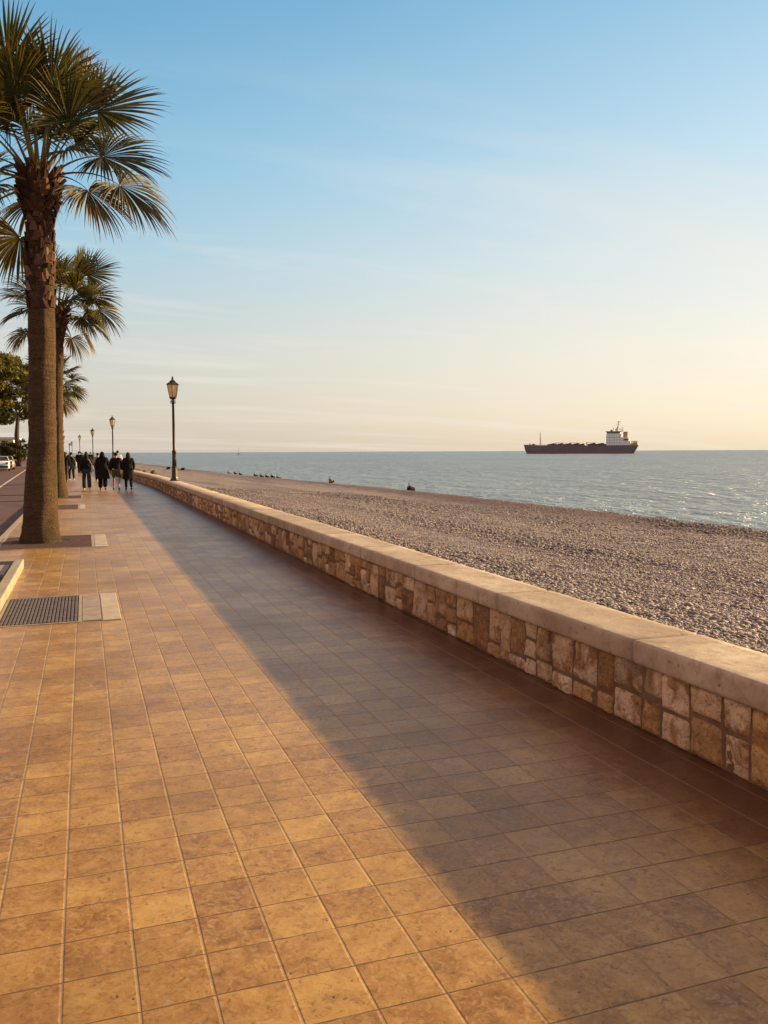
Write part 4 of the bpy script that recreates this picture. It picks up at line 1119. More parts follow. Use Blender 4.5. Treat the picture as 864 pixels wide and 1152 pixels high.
def person(loc, rz, label, h=1.7, stride=0.22, armsw=0.16, top='black', legs='black', coat=None, bare=False, shorts=False, hood=False, longhair=False, bag=None, flare=0.0, far=False, group=None, wide=1.0):
    s = h / 1.72
    root = empty('person', loc, rz, label, 'person', group)
    root.scale = (s, s, s)
    # joints, facing +y
    st, aw = stride, armsw
    P = dict(pel=(0, 0, .93), wai=(0, .0, 1.08), che=(0, .01, 1.28), nek=(0, 0, 1.46), chin=(0, .03, 1.535), hed=(0, .015, 1.62), top=(0, 0, 1.695),
             ls=(-.18, 0, 1.40), le=(-.235, -aw * .5, 1.13), lw=(-.23, aw * .6 - .02, .90), lh=(-.225, aw * .8, .82),
             rs=(.18, 0, 1.40), re=(.235, aw * .5, 1.13), rw=(.23, -aw * .1 + .08, .90), rh=(.225, .08, .82),
             lhp=(-.095, 0, .90), lk=(-.10, st * .75, .50), la=(-.10, st * .9, .085), lt=(-.115, st * .9 + .17, .03),
             rhp=(.095, 0, .90), rk=(.10, -st * .25, .50), ra=(.10, -st * 1.2, .12), rt=(.115, -st * 1.2 + .13, .03))
    names = list(P); ix = {n: i for i, n in enumerate(names)}
    E = [('pel', 'wai'), ('wai', 'che'), ('che', 'nek'), ('nek', 'chin'), ('chin', 'hed'), ('hed', 'top'), ('che', 'ls'), ('ls', 'le'), ('le', 'lw'), ('lw', 'lh'),
         ('che', 'rs'), ('rs', 're'), ('re', 'rw'), ('rw', 'rh'), ('pel', 'lhp'), ('lhp', 'lk'), ('lk', 'la'), ('la', 'lt'), ('pel', 'rhp'), ('rhp', 'rk'), ('rk', 'ra'), ('ra', 'rt')]
    rad = dict(pel=(.135, .10), wai=(.12, .09), che=(.145, .10), nek=.052, chin=(.062, .07), hed=(.077, .093), top=(.030, .036), ls=.055, le=.040, lw=.028, lh=(.035, .02), rs=.055, re=.040, rw=.028, rh=(.035, .02),
               lhp=.085, lk=.055, la=.036, lt=.03, rhp=.085, rk=.055, ra=.036, rt=.03)
    V = [P[n] for n in names]; EE = [(ix[a], ix[b]) for a, b in E]; RR = [rad[n] for n in names]
    # fingers: four and a thumb per hand, short chains leaving the palm
    if not far:
        for hn, sg in (('lh', -1), ('rh', 1)):
            x, y, z = P[hn]
            for q in range(4):
                i = len(V); fy = y + (q - 1.5) * .019
                V += [(x - sg * .002, fy, z - .045), (x - sg * .012, fy + .004, z - (.085 + (.012 if q in (1, 2) else 0)))]; RR += [.009, .007]; EE += [(ix[hn], i), (i, i + 1)]
            i = len(V); V += [(x - sg * .01, y + .045, z - .005), (x - sg * .018, y + .055, z - .045)]; RR += [.010, .008]; EE += [(ix[hn], i), (i, i + 1)]
        i = len(V); V.append((0, .125, 1.60)); RR.append(.012); EE.append((ix['hed'], i))       # nose
        for sg in (-1, 1):
            i = len(V); V.append((sg * .085, .0, 1.60)); RR.append(.012); EE.append((ix['hed'], i))   # ears
    skin_mesh('body', V, EE, RR, 0, M['skin'], root, 1)
    if not far:
        bm = bmesh.new()
        for sg in (-1, 1): ball(bm, (sg * .032, .105, 1.625), .012, 1)
        obj('eyes', bm, M['hair'], root, True)
    # jacket / top
    def sub(ns, es, rr, name, mat, rt):
        k = {n: i for i, n in enumerate(ns)}
        skin_mesh(name, [P[n] for n in ns], [(k[a], k[b]) for a, b in es], [rr[n] for n in ns], k[rt], M[mat], root, 1)
    w = wide
    P['hem'] = (0, 0, .86); P['col'] = (0, 0, 1.475)
    P['lcf'] = P['lw']; P['rcf'] = P['rw']
    sub(['hem', 'wai', 'che', 'col', 'ls', 'le', 'lcf', 'rs', 're', 'rcf'],
        [('hem', 'wai'), ('wai', 'che'), ('che', 'col'), ('che', 'ls'), ('ls', 'le'), ('le', 'lcf'), ('che', 'rs'), ('rs', 're'), ('re', 'rcf')],
        dict(hem=(.20 * w, .14 * w), wai=(.185 * w, .14 * w), che=(.20 * w, .14), col=(.085, .085), ls=.095 * w, le=.076 * w, lcf=.058 * w, rs=.095 * w, re=.076 * w, rcf=.058 * w), 'jacket', top, 'hem')
    # trousers, shorts
    def mid(a, b, t): return tuple(a[i] + (b[i] - a[i]) * t for i in range(3))
    fl = flare
    if shorts:
        P['lm'] = mid(P['lhp'], P['lk'], .85); P['rm'] = mid(P['rhp'], P['rk'], .85)
        sub(['pel', 'lhp', 'lm', 'rhp', 'rm'], [('pel', 'lhp'), ('lhp', 'lm'), ('pel', 'rhp'), ('rhp', 'rm')], dict(pel=(.15, .12), lhp=.11, lm=.098, rhp=.11, rm=.098), 'shorts', legs, 'pel')
    else:
        P['lm'] = mid(P['lk'], P['la'], .97); P['rm'] = mid(P['rk'], P['ra'], .97)
        sub(['pel', 'lhp', 'lk', 'lm', 'rhp', 'rk', 'rm'], [('pel', 'lhp'), ('lhp', 'lk'), ('lk', 'lm'), ('pel', 'rhp'), ('rhp', 'rk'), ('rk', 'rm')],
            dict(pel=(.15, .12), lhp=.105, lk=.078 + fl * .5, lm=.058 + fl, rhp=.105, rk=.078 + fl * .5, rm=.058 + fl), 'trousers', legs, 'pel')
    if coat:   # long coat skirt below the jacket, open loft with folds
        bm = bmesh.new(); rings = []; n = 28; zt, zb_ = 1.12, coat
        for j in range(9):
            t = j / 8; z = zt + (zb_ - zt) * t
            ring = []
            for i in range(n):
                a = 2 * PI * i / n
                rx = .185 + .06 * t; ry = .13 + .075 * t + st * .25 * t
                f = 1 + 0.07 * t * math.sin(a * 7 + 1) + .03 * t * math.sin(a * 11)
                ring.append(bm.verts.new((rx * w * f * math.cos(a), ry * f * math.sin(a), z + .01 * t * math.sin(a * 5))))
            rings.append(ring)
        for a, b in zip(rings, rings[1:]):
            for i in range(n): bm.faces.new((a[i], b[i], b[(i + 1) % n], a[(i + 1) % n]))
        obj('coat_skirt', bm, M[top], root, True)
    # shoes
    for a, b in (('la', 'lt'), ('ra', 'rt')):
        p, q = Vector(P[a]), Vector(P[b])
        bm = bmesh.new(); ball(bm, (p + q) / 2 + Vector((0, -.01, .012)), .06, 2, (0.80, 2.25, .85))
        for v in bm.verts: v.co.z = max(v.co.z, min(p.z, .085) - .085)
        obj('shoe', bm, M['white' if bag == 'white' else 'shoe'], root, True)
    # hair / hood
    if hood:
        skin_mesh('head_scarf', [(0, -.01, 1.42), (0, -.015, 1.53), (0, -.012, 1.62), (0, -.014, 1.69), (0, -.018, 1.725)], [(0, 1), (1, 2), (2, 3), (3, 4)], [(.16, .12), (.115, .115), (.112, .122), (.078, .085), (.022, .025)], 0, M[top], root, 1)
    else:
        if longhair: skin_mesh('hair', [(0, -.08, 1.30), (0, -.06, 1.46), (0, -.02, 1.60), (0, -.015, 1.675), (0, -.015, 1.715)], [(0, 1), (1, 2), (2, 3), (3, 4)], [(.10, .045), (.115, .07), (.105, .105), (.072, .08), (.022, .025)], 0, M['hair'], root, 1)
        else: skin_mesh('hair', [(0, -.035, 1.55), (0, -.020, 1.615), (0, -.01, 1.68), (0, -.01, 1.715)], [(0, 1), (1, 2), (2, 3)], [(.075, .06), (.096, .095), (.070, .08), (.022, .025)], 0, M['hair'], root, 1)
    if bag:
        bm = bmesh.new(); box(bm, .20, .30, -.13, .13, .86, 1.12, .03, seg=2)
        tube(bm, [(.25, -.1, 1.1), (.17, -.12, 1.3), (.05, -.03, 1.50), (.17, .13, 1.3), (.25, .1, 1.1)], .012, 5)
        obj('shoulder_bag', bm, M[bag], root, True)
    return root
GW = 'people walking abreast on the promenade'
person((0.08, 39.0, 0), R(3), 'walker in dark top and charcoal trousers with a pale shoulder bag, leftmost of four', 1.66, .20, .14, 'black', 'denim', None, bag='white', longhair=True, flare=.035, group=GW)
person((0.74, 38.8, 0), R(-2), 'walker in a wide black hooded coat and loose black trousers, second of four abreast', 1.70, .10, .10, 'black', 'black', .52, hood=True, flare=.05, wide=1.22, group=GW)
person((1.30, 38.6, 0), R(0), 'walker with bare calves in olive shorts and dark jacket, third of four abreast', 1.68, .24, .16, 'black', 'olive', shorts=True, group=GW, wide=1.08)
person((1.80, 38.4, 0), R(2), 'walker in a long dark coat to the knee with long hair, nearest to the wall', 1.68, .12, .10, 'black', 'black', .50, longhair=True, group=GW, wide=1.05)
person((0.1, 46.5, 0), R(0), 'person partly hidden behind the leftmost of the four walkers', 1.72, .2, .14, 'navy', 'black', .6, group=GW, wide=1.1)
person((0.72, 50.5, 0), R(0), 'person with tan jacket showing between the first two walkers', 1.66, .2, .14, 'tan', 'black', far=True)
person((2.0, 56, 0), R(8), 'person in white top far behind the walker in shorts', 1.80, .2, .14, 'white', 'navy', far=True)
person((-1.02, 50.0, 0), R(-4), 'person in black with white shoes walking alone beside the second palm', 1.72, .22, .15, 'black', 'denim', None, bag=None, hood=False, longhair=True, wide=1.1)
person((-0.72, 53.0, 0), R(6), 'person in dark navy with a white bag just behind the lone walker', 1.70, .22, .15, 'navy', 'navy', .7, bag='white', far=True)
crowd = [(-1.2, 64, 'maroon', 'denim', 1.72, 'maroon jacketed person'), (-0.35, 68, 'black', 'black', 1.78, 'tall person in black'), (-1.0, 76, 'tan', 'olive', 1.68, 'person in tan jacket'), (-0.3, 82, 'navy', 'denim', 1.75, 'person in navy'),
         (-1.3, 88, 'black', 'grey', 1.74, 'person in black and grey'), (-1.9, 80, 'grey', 'black', 1.76, 'person in grey top'), (-0.2, 95, 'maroon', 'black', 1.70, 'person in maroon and black'), (-2.2, 98, 'navy', 'black', 1.75, 'person in navy and black'), (0.6, 90, 'black', 'denim', 1.74, 'person in black and denim')]
dist_lab = ['nearest of the far group left of the walkers', 'standing behind the nearest of the far group', 'midway in the far group left of the walkers', 'in the far group, right of the grey sign post', 'beside the grey sign post',
            'left of the grey sign post in the far group', 'at the far right end of the far group', 'at the back left of the far group', 'far beyond the gap between lone walker and the four']
for (x, y, t, lg, hh, nm), dl in zip(crowd, dist_lab):
    person((x, y, 0), R(random.uniform(-15, 15)), nm + ' ' + dl, hh, .2, .13, t, lg, far=True, wide=1.1, group='far group of people on the promenade')

# seated people on the shingle
def sitter(x, y, rz, top, legs, label, sc=1.0, group='people sitting on the shingle', lie=False):
    root = empty('person', (x, y, beach_z(x, y) + .02), rz, label, 'person', group)
    root.scale = (sc * .68, sc * .68, sc * .68)
    lean = .12 if not lie else .45
    P = [(0, 0, .12), (0, -lean * .5, .36), (0, -lean * .8, .52), (0, -lean * .7, .66), (0, -lean * .55, .76), (0, -lean * .55, .84),
         (-.18, -lean * .8, .56), (-.24, .02, .38), (-.16, .24, .40), (-.12, .32, .40),
         (.18, -lean * .8, .56), (.24, .02, .38), (.16, .24, .40), (.12, .32, .40),
         (-.10, .02, .12), (-.13, .38, .44), (-.12, .55, .08), (-.12, .70, .04), (.10, .02, .12), (.13, .38, .44), (.12, .55, .08), (.12, .70, .04)]
    E = [(0, 1), (1, 2), (2, 3), (3, 4), (4, 5), (2, 6), (6, 7), (7, 8), (8, 9), (2, 10), (10, 11), (11, 12), (12, 13), (0, 14), (14, 15), (15, 16), (16, 17), (0, 18), (18, 19), (19, 20), (20, 21)]
    Rr = [(.15, .12), (.13, .1), (.15, .1), .05, .085, .05, .055, .042, .03, .03, .055, .042, .03, .03, .09, .06, .038, .03, .09, .06, .038, .03]
    skin_mesh('body', P, E, Rr, 0, M['skin'], root, 1)
    skin_mesh('jacket', [P[i] for i in (0, 1, 2, 3, 6, 7, 8, 10, 11, 12)], [(0, 1), (1, 2), (2, 3), (2, 4), (4, 5), (5, 6), (2, 7), (7, 8), (8, 9)], [(.18, .15), (.17, .14), (.17, .13), .08, .08, .065, .05, .08, .065, .05], 0, M[top], root, 1)
    skin_mesh('trousers', [P[i] for i in (0, 14, 15, 16, 18, 19, 20)], [(0, 1), (1, 2), (2, 3), (0, 4), (4, 5), (5, 6)], [(.16, .14), .11, .082, .06, .11, .082, .06], 0, M[legs], root, 1)
    skin_mesh('hair', [(0, -lean * .55 - .02, .75), (0, -lean * .55 - .01, .83), (0, -lean * .55 - .01, .87)], [(0, 1), (1, 2)], [.10, .075, .025], 0, M['hair'], root, 1)
    return root
sitter(shore(66.3) + 0.9, 66.3, R(-60), 'tan', 'black', 'person in tan jacket sitting alone at the crest of the beach', 1.0)
sitter(shore(51.6) + 0.9, 51.6, R(-80), 'black', 'black', 'person in black sitting at the water edge, rightmost on the beach', 0.95)
bl = [((0, 92.5), 'navy', 'leftmost'), ((0, 90), 'black', 'second from the left'), ((0, 88), 'maroon', 'middle one'), ((0, 86), 'black', 'fourth from the left'), ((0, 84), 'tan', 'rightmost')]
for (p, t, w_) in bl:
    sitter(shore(p[1]) + 1.9, p[1], R(-70 + random.uniform(-20, 20)), t, 'black', 'person sitting on the far shingle, %s of the row of five' % w_, .95)
for i, (x, y) in enumerate([(0, 108), (0, 104), (0, 101)]):
    sitter(shore(y) + 2.0, y, R(-60), ['grey', 'maroon', 'black'][i], 'denim', 'person sitting in the small distant trio, %s' % ['leftmost', 'middle', 'rightmost'][i], .9)
# small bag beside the rightmost sitter
bx, by = shore(50.5) + .5, 50.5
b = empty('bag', (bx, by, beach_z(bx, by)), .4, 'small dark bag on the shingle beside the rightmost sitting person', 'bag')
bm = bmesh.new(); box(bm, -.24, .24, -.14, .14, 0, .26, .06, seg=3); obj('bag_body', bm, M['black'], b, True)
bm = bmesh.new(); tube(bm, [(-.14, 0, .24), (-.08, 0, .36), (.08, 0, .36), (.14, 0, .24)], .014, 6); obj('handle', bm, M['black'], b, True)

# rocks and driftwood at the far bend of the beach
rk = random.Random(4)
where = ['largest', 'low flat', 'reddish low', 'small rounded', 'dark upright', 'far small']
for i, (x, y, r) in enumerate([(2.3, 78, .55), (3.1, 80, .42), (4.0, 83, .36), (2.9, 75.5, .34), (2.1, 74, .34), (5.2, 88, .38)]):
    x += 1.4
    bm = bmesh.new(); ball(bm, (0, 0, r * .35), r, 3, (1.3, .9, .75))
    for v in bm.verts: v.co += v.co.normalized() * .22 * r * noise.noise(v.co * 2.6 / r + Vector((i * 7, 0, 0)))
    o = obj('rock', bm, M['rock'], None, True); o.location = (x, y, beach_z(x, y)); o.rotation_euler = (0, 0, rk.uniform(0, 3))
    tag(o, where[i] + ' brown rock behind the far end of the wall right of the walkers', 'rock', 'rocks behind the wall by the walkers')
for i, (x, y) in enumerate([(10.6, 118), (12.3, 116)]):
    g = empty('beach_lounger', (x, y, beach_z(x, y)), R(70), ['low beach lounger on the far shingle just left of the nearest lamp', 'low beach lounger on the far shingle just right of the nearest lamp'][i], 'lounger', 'loungers on the far shingle')
    g.scale = (.75, .75, .62)
    bm = bmesh.new(); box(bm, -.9, .5, -.33, .33, .28, .34, .01); obj('seat', bm, M['black'], g)
    bm = bmesh.new(); box(bm, 0, .75, -.33, .33, -.03, .03, .01, mtx=Matrix.Translation((.5, 0, .32)) @ Matrix.Rotation(R(-40), 4, 'Y')); obj('backrest', bm, M['black'], g)
    for lx in (-.8, .45):
        for ly in (-.28, .28):
            bm = bmesh.new(); box(bm, lx - .02, lx + .02, ly - .02, ly + .02, -.05, .28); obj('leg', bm, M['steel'], g)

# slim sign post among the far group
g = empty('sign_post', (-1.35, 92, 0), R(10), 'slim grey post with a small round sign among the far group', 'sign')
bm = bmesh.new(); lathe(bm, [(.10, 0), (.10, .06), (.06, .08), (.055, 2.5), (.02, 2.52)], 10); obj('post', bm, M['steel'], g, True)
bm = bmesh.new(); lathe(bm, [(.13, -.02), (.14, 0), (.13, .02)], 20)
for v in bm.verts: v.co = Matrix.Translation((0, -.08, 2.5)) @ Matrix.Rotation(PI / 2, 4, 'X') @ v.co
obj('sign_disc', bm, M['steel'], g)

# ---------------------------------------------------------------- cargo ship
def make_ship(loc, rz):
    root = empty('cargo_ship', loc, rz, 'dark hulled cargo ship with white superstructure at the stern out at sea', 'ship')
    def hull(name, zs, mat, cap):
        """local +x = bow, x from -71 (stern) to 71 (bow)"""
        bm = bmesh.new(); rows = []
        xs_ = [-71, -70, -66, -58, -40, 0, 35, 48, 56, 62, 66, 69, 71]
        for z in zs:
            left, right = [], []
            f = max(0.0, min(1, (z + 1) / 11))
            for x in xs_:
                bowcut = 3.0 * (1 - f) + (0 if z > 2 else 1.0)       # raked stem
                xx = x if x < 56 else 56 + (x - 56) * (15 - bowcut) / 15
                if x < -62: xx = -62 + (x + 62) * (0.35 + 0.65 * f)     # overhanging counter
                u = max(0, (x - 35) / 36)
                hw = 11.5 * (1 - u ** 2.2) ** .8 if x < 71 else 0.15
                hw = max(hw, .15)
                if x < -58: hw = 11.5 * (0.84 + .16 * f)
                sheer = 1.6 * max(0, (x - 48) / 23) ** 1.2 * f
                left.append((xx, -hw, z + sheer)); right.append((xx, hw, z + sheer))
            rows.append([bm.verts.new(p) for p in left] + [bm.verts.new(p) for p in reversed(right)])
        n = len(rows[0])
        for a, b in zip(rows, rows[1:]):
            for i in range(n): bm.faces.new((a[i], a[(i + 1) % n], b[(i + 1) % n], b[i]))
        if cap: bm.faces.new(rows[-1])
        return obj(name, bm, mat, root)
    hull('hull', [1.6, 4, 6.5, 9.0, 10.2], M['hullm'], True)
    hull('boot_topping', [-2, 0, 1.6], M['redm'], False)
    bm = bmesh.new()
    for sx in range(24):
        x0 = 40 - sx * 3.3
        if 14 <= sx <= 14: continue
        hh = 12.2 + 0.6 * ((sx * 7) % 3)
        box(bm, x0 - 2.9, x0, -8.5, 8.5, 10.2, hh, .15)
    obj('hatch_covers', bm, M['shipr'], root)
    # forward mast, windlass, rails
    bm = bmesh.new()
    tube(bm, [(50, 0, 10.2), (50, 0, 27.5)], [.55, .3], 8); tube(bm, [(50, -2.4, 20), (50, 2.4, 20)], .18, 6); tube(bm, [(47.5, 0, 10.3), (50, 0, 22)], .15, 5)
    obj('foremast', bm, M['shipr'], root)
    bm = bmesh.new()
    box(bm, 56, 60, -4, 4, 11, 12.6, .2); box(bm, 62, 64, -1.5, 1.5, 12, 13.2, .2)
    for i in range(12):
        x = 46 + i * 2
        tube(bm, [(x, -max(.3, 11.4 * (1 - max(0, (x - 35) / 36) ** 2.2) ** .8), 11), (x, -max(.3, 11.4 * (1 - max(0, (x - 35) / 36) ** 2.2) ** .8), 13)], .1, 4)
    obj('forecastle_gear', bm, M['shipr'], root)
    bm = bmesh.new()
    for x in (30, 12, -8):          # deck derricks
        tube(bm, [(x, 0, 11), (x, 0, 14.5)], .5, 6); tube(bm, [(x, 0, 14), (x - 13, 0, 13.4)], .22, 5)
    obj('deck_derricks', bm, M['shipr'], root)
    # superstructure
    bm = bmesh.new()
    box(bm, -50.5, -32.5, -9.5, 9.5, 10.2, 22.4, .2)
    box(bm, -49, -33, -8.4, 8.4, 22.41, 24.6, .2)
    ss = obj('superstructure', bm, M['shipw'], root); ss.scale = (1, 1, 1.16); ss.location = (0, 0, -10.2 * .16)
    for zz in (12.6, 15.4, 18.2):
        for x in range(-49, -33, 3):
            for ya, yb in ((-9.56, -9.503), (9.503, 9.56)):
                bm = bmesh.new(); box(bm, x, x + 1.1, ya, yb, zz, zz + .9); obj('window', bm, M['glass'], ss)
        for yy in (-6, -1, 4):
            bm = bmesh.new(); box(bm, -32.497, -32.44, yy, yy + 1.1, zz, zz + .9); obj('window', bm, M['glass'], ss)
    bm = bmesh.new(); box(bm, -48.8, -32.90, -8.46, 8.46, 23.1, 24.1, .05); obj('bridge_windows', bm, M['glass'], ss)
    bm = bmesh.new(); box(bm, -51, -31.5, -11.5, 11.5, 24.61, 25.2, .1); box(bm, -36, -32, -11.4, -8.6, 22.0, 22.5, .05); obj('bridge_roof', bm, M['hullm'], ss)
    bm = bmesh.new()
    tube(bm, [(-45, 0, 25), (-47, 0, 36)], [.6, .3], 8); tube(bm, [(-43, 0, 25), (-46, 0, 31)], .3, 6)
    tube(bm, [(-48.5, -3.5, 33), (-43.8, 3.5, 33)], .25, 6); tube(bm, [(-49, -2, 35.5), (-45, 2, 35.2)], .35, 6); tube(bm, [(-40, 0, 25), (-41, 0, 29.5)], .25, 6)
    tube(bm, [(-52, 3, 25), (-51.5, 3, 30)], .3, 6); tube(bm, [(-52.5, -3, 25.5), (-47, -2, 28.5)], .3, 6)
    box(bm, -39.5, -37, -1, 1, 25.2, 27, .2); ball(bm, (-44, 2.5, 27), 1.1, 2)
    obj('radar_mast', bm, M['hullm'], ss)
    bm = bmesh.new()
    box(bm, -61.5, -50.51, -8.8, 8.8, 10.2, 15.5, .2)
    box(bm, -59.5, -50.52, -6.5, 6.5, 15.51, 20, .2)
    obj('aft_house', bm, M['shipw'], root)
    bm = bmesh.new(); box(bm, -58, -52.5, -2.8, 2.8, 20.01, 26.2, .5, seg=2); fu = obj('funnel', bm, M['shipy'], root)
    bm = bmesh.new(); box(bm, -57.8, -52.7, -2.6, 2.6, 26.21, 27, .1); obj('funnel_cap', bm, M['hullm'], fu)
    bm = bmesh.new()
    for sg in (-1, 1): ball(bm, (-56, sg * 9.8, 17.2), 1, 2, (3.4, 1.1, 1.1))
    obj('lifeboats', bm, M['shipr'], root)
    bm = bmesh.new()
    box(bm, -70, -62, -8.5, 8.5, 10.2, 12.5, .2); box(bm, -69, -64, -3, 3, 12.51, 14.5, .2)
    for sg in (-1, 1):
        for x in (-69, -66, -63): tube(bm, [(x, sg * 8.9, 10.2), (x, sg * 8.9, 15.2)], .3, 5)
        tube(bm, [(-69, sg * 8.9, 15.2), (-62, sg * 8.9, 15.2)], .3, 5)
    obj('stern_deck', bm, M['shipy'], root)
    return root
sa = R(32.55)
make_ship((1100 * math.sin(sa), 1100 * math.cos(sa), SEA_Z), PI - sa - R(5))

# sailing boat near the horizon
a = R(19.5 - 9.73)
g = empty('sailing_boat', (1500 * math.sin(a), 1500 * math.cos(a), SEA_Z), R(70), 'tiny boat with a tall mast on the horizon left of the ship', 'boat')
bm = bmesh.new()
rows = []
for z, k in ((-.3, .8), (1.3, 1.0)):
    rows.append([bm.verts.new((x, y * k, z)) for x, y in ((-5, -1.3), (0, -1.7), (4, -1.1), (6.2 * k, 0), (4, 1.1), (0, 1.7), (-5, 1.3))])
for i in range(7): bm.faces.new((rows[0][i], rows[0][(i + 1) % 7], rows[1][(i + 1) % 7], rows[1][i]))
bm.faces.new(rows[1]); obj('hull', bm, M['navy'], g)
bm = bmesh.new(); tube(bm, [(0.5, 0, 1.2), (0.5, 0, 10.5)], [.22, .15], 6); tube(bm, [(-.9, 0, 6.5), (1.8, 0, 6.5)], .15, 5); obj('mast', bm, M['denim'], g)
bm = bmesh.new(); vs = [bm.verts.new(p) for p in ((.2, 0, 2), (-4.2, 0, 2.2), (.3, 0, 8.4), (.2, .15, 2), (-4.2, .15, 2.2), (.3, .15, 8.4))]
for f in ((0, 1, 2), (5, 4, 3), (0, 3, 4, 1), (1, 4, 5, 2), (2, 5, 3, 0)): bm.faces.new([vs[i] for i in f])
obj('sail', bm, M['grey'], g)

# ---------------------------------------------------------------- sky and sun
SUN_AZ, SUN_EL = R(83), R(16.3)        # azimuth from +Y towards +X
w = bpy.data.worlds.new('World'); scene.world = w; w.use_nodes = True
nt = w.node_tree; nt.nodes.clear()
def N(t, **k):
    nd = nt.nodes.new(t)
    for a_, v in k.items(): setattr(nd, a_, v)
    return nd
Lk = nt.links.new
out = N('ShaderNodeOutputWorld'); bg = N('ShaderNodeBackground'); Lk(bg.outputs[0], out.inputs[0])
sky = N('ShaderNodeTexSky', sky_type='NISHITA'); sky.sun_disc = False; sky.sun_elevation = SUN_EL; sky.sun_rotation = SUN_AZ
sky.air_density = 1.0; sky.dust_density = 2.2; sky.ozone_density = 1.6; sky.altitude = 0
bg.inputs[1].default_value = 0.10
tc = N('ShaderNodeTexCoord'); sp = N('ShaderNodeSeparateXYZ'); Lk(tc.outputs['Generated'], sp.inputs[0])
def elev_ramp(stops):
    cr = N('ShaderNodeValToRGB'); Lk(sp.outputs[2], cr.inputs[0]); e = cr.color_ramp.elements
    while len(e) > 1: e.remove(e[-1])
    for i, (p, c) in enumerate(stops):
        q = e[0] if i == 0 else e.new(p)
        q.position = p; q.color = (*c, 1)
    return cr.outputs[0]
# evening sky away from the sun and towards it, by elevation; unseen zenith warmed to tint the shade
away = elev_ramp([(0.0, (.66, .585, .50)), (.04, (.69, .62, .53)), (.113, (.64, .66, .62)), (.21, (.42, .64, .75)), (.31, (.25, .55, .76)), (.47, (.095, .36, .62)), (.60, (.20, .33, .45)), (.8, (.62, .41, .36)), (1, (.66, .40, .33))])
tow = elev_ramp([(0.0, (.90, .75, .56)), (.04, (.94, .81, .63)), (.113, (.90, .83, .70)), (.21, (.75, .81, .79)), (.31, (.54, .74, .84)), (.47, (.27, .55, .76)), (.60, (.32, .42, .50)), (.8, (.62, .41, .36)), (1, (.66, .40, .33))])
anti = elev_ramp([(0.0, (.66, .42, .32)), (.1, (.78, .48, .36)), (.3, (.74, .46, .37)), (.5, (.66, .43, .36)), (1, (.66, .40, .33))])  # out-of-view sky opposite the sun, pink added to warm the shaded faces
dp = N('ShaderNodeVectorMath', operation='DOT_PRODUCT'); Lk(tc.outputs['Generated'], dp.inputs[0])
dp.inputs[1].default_value = (math.sin(SUN_AZ), math.cos(SUN_AZ), 0.0)
fz = N('ShaderNodeMapRange', interpolation_type='SMOOTHSTEP'); Lk(dp.outputs['Value'], fz.inputs[0])
for i_, v_ in zip((1, 2, 3, 4), (-0.05, 0.80, 0, 1)): fz.inputs[i_].default_value = v_
mg = N('ShaderNodeMix', data_type='RGBA'); Lk(fz.outputs[0], mg.inputs[0]); Lk(away, mg.inputs[6]); Lk(tow, mg.inputs[7])
sc_ = N('ShaderNodeVectorMath', operation='SCALE'); 
fa = N('ShaderNodeMapRange', interpolation_type='SMOOTHSTEP'); Lk(dp.outputs['Value'], fa.inputs[0])
for i_, v_ in zip((1, 2, 3, 4), (-0.12, -0.60, 0, 1)): fa.inputs[i_].default_value = v_
mg2 = N('ShaderNodeMix', data_type='RGBA'); Lk(fa.outputs[0], mg2.inputs[0]); Lk(mg.outputs[2], mg2.inputs[6]); Lk(anti, mg2.inputs[7])
Lk(mg2.outputs[2], sc_.inputs[0]); sc_.inputs['Scale'].default_value = 10 / 2.1
mul = N('ShaderNodeMix', data_type='RGBA'); mul.inputs[0].default_value = 0.85
Lk(sky.outputs[0], mul.inputs[6]); Lk(sc_.outputs[0], mul.inputs[7])
# thin cirrus: stretched noise on a plane above the viewer
dv = N('ShaderNodeVectorMath', operation='DIVIDE'); Lk(tc.outputs['Generated'], dv.inputs[0])
cz = N('ShaderNodeMath', operation='ADD'); Lk(sp.outputs[2], cz.inputs[0]); cz.inputs[1].default_value = 0.12
cb = N('ShaderNodeCombineXYZ')
for i in range(3): Lk(cz.outputs[0], cb.inputs[i])
Lk(cb.outputs[0], dv.inputs[1])
mp = N('ShaderNodeMapping'); mp.inputs['Rotation'].default_value = (0, 0, R(-28)); mp.inputs['Scale'].default_value = (0.55, 2.6, 1); Lk(dv.outputs[0], mp.inputs['Vector'])
nz = N('ShaderNodeTexNoise'); nz.inputs['Scale'].default_value = 0.75; nz.inputs['Detail'].default_value = 7; nz.inputs['Roughness'].default_value = 0.58; nz.inputs['Distortion'].default_value = 0.5
Lk(mp.outputs[0], nz.inputs['Vector'])
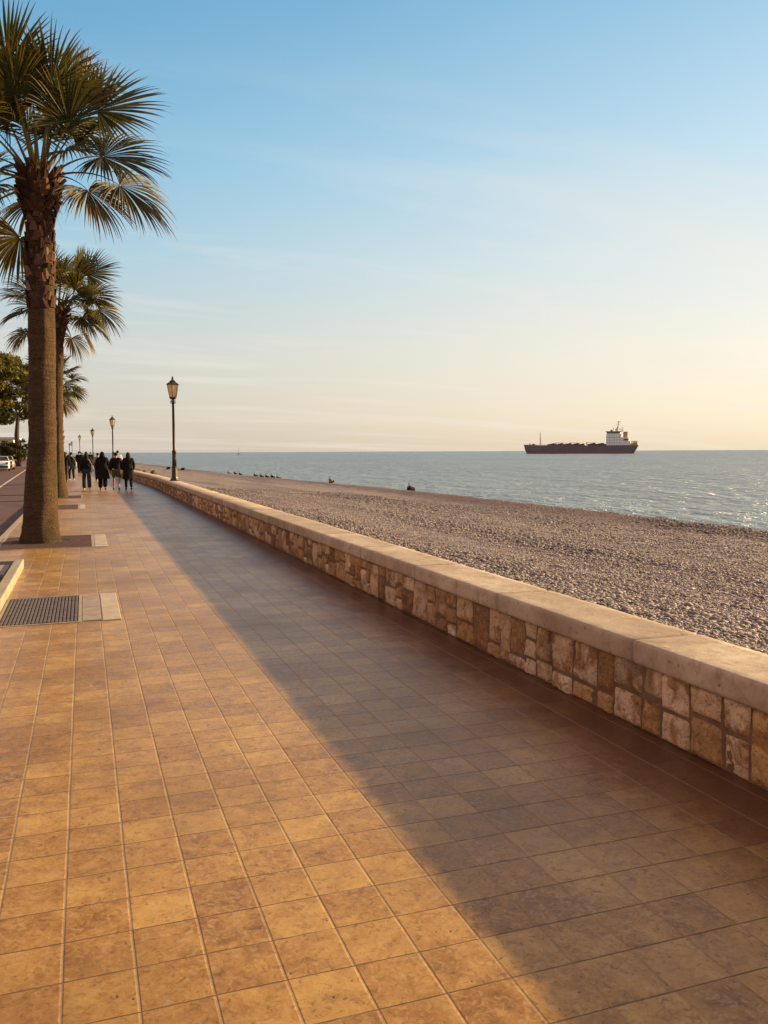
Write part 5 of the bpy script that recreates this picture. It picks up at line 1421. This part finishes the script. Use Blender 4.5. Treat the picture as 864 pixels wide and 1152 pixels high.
mr = N('ShaderNodeMapRange'); Lk(nz.outputs['Fac'], mr.inputs[0]); mr.inputs[1].default_value = 0.50; mr.inputs[2].default_value = 0.78; mr.inputs[3].default_value = 0; mr.inputs[4].default_value = 0.60
lim = N('ShaderNodeMapRange'); Lk(sp.outputs[2], lim.inputs[0]); lim.inputs[1].default_value = 0.42; lim.inputs[2].default_value = 0.18; lim.inputs[3].default_value = 0.12; lim.inputs[4].default_value = 1
cm = N('ShaderNodeMath', operation='MULTIPLY'); Lk(mr.outputs[0], cm.inputs[0]); Lk(lim.outputs[0], cm.inputs[1])
mx = N('ShaderNodeMix', data_type='RGBA'); Lk(cm.outputs[0], mx.inputs[0]); Lk(mul.outputs[2], mx.inputs[6]); mx.inputs[7].default_value = (4.5, 4.05, 3.5, 1)
Lk(mx.outputs[2], bg.inputs[0])

sl = bpy.data.lights.new('sun', 'SUN'); sl.energy = 4.8; sl.angle = R(1.0); sl.color = (1.0, 0.75, 0.36)
so = bpy.data.objects.new('sun', sl); COL.objects.link(so)
d = Vector((math.sin(SUN_AZ) * math.cos(SUN_EL), math.cos(SUN_AZ) * math.cos(SUN_EL), math.sin(SUN_EL)))
so.rotation_euler = (-d).to_track_quat('-Z', 'Y').to_euler(); so.location = (40, 0, 30)

# ---------------------------------------------------------------- camera
cam = bpy.data.cameras.new('camera'); co_ = bpy.data.objects.new('camera', cam); COL.objects.link(co_)
cam.sensor_fit = 'VERTICAL'; cam.sensor_height = 36; cam.lens = 36 * 950 / 1152
cam.clip_end = 80000; cam.clip_start = 0.05
pitch, roll = R(4.1), R(-0.25)
fw = Vector((math.sin(YAW) * math.cos(pitch), math.cos(YAW) * math.cos(pitch), -math.sin(pitch)))
q = fw.to_track_quat('-Z', 'Y')
co_.rotation_mode = 'QUATERNION'
from mathutils import Quaternion
co_.rotation_quaternion = q @ Quaternion((0, 0, 1), roll)
co_.location = (0, 0, 1.65)
scene.camera = co_
scene.render.resolution_x, scene.render.resolution_y = 768, 1024
vs_ = scene.view_settings
vs_.view_transform = 'Standard'; vs_.look = 'None'; vs_.exposure = 1.07; vs_.gamma = 1; vs_.use_curve_mapping = False
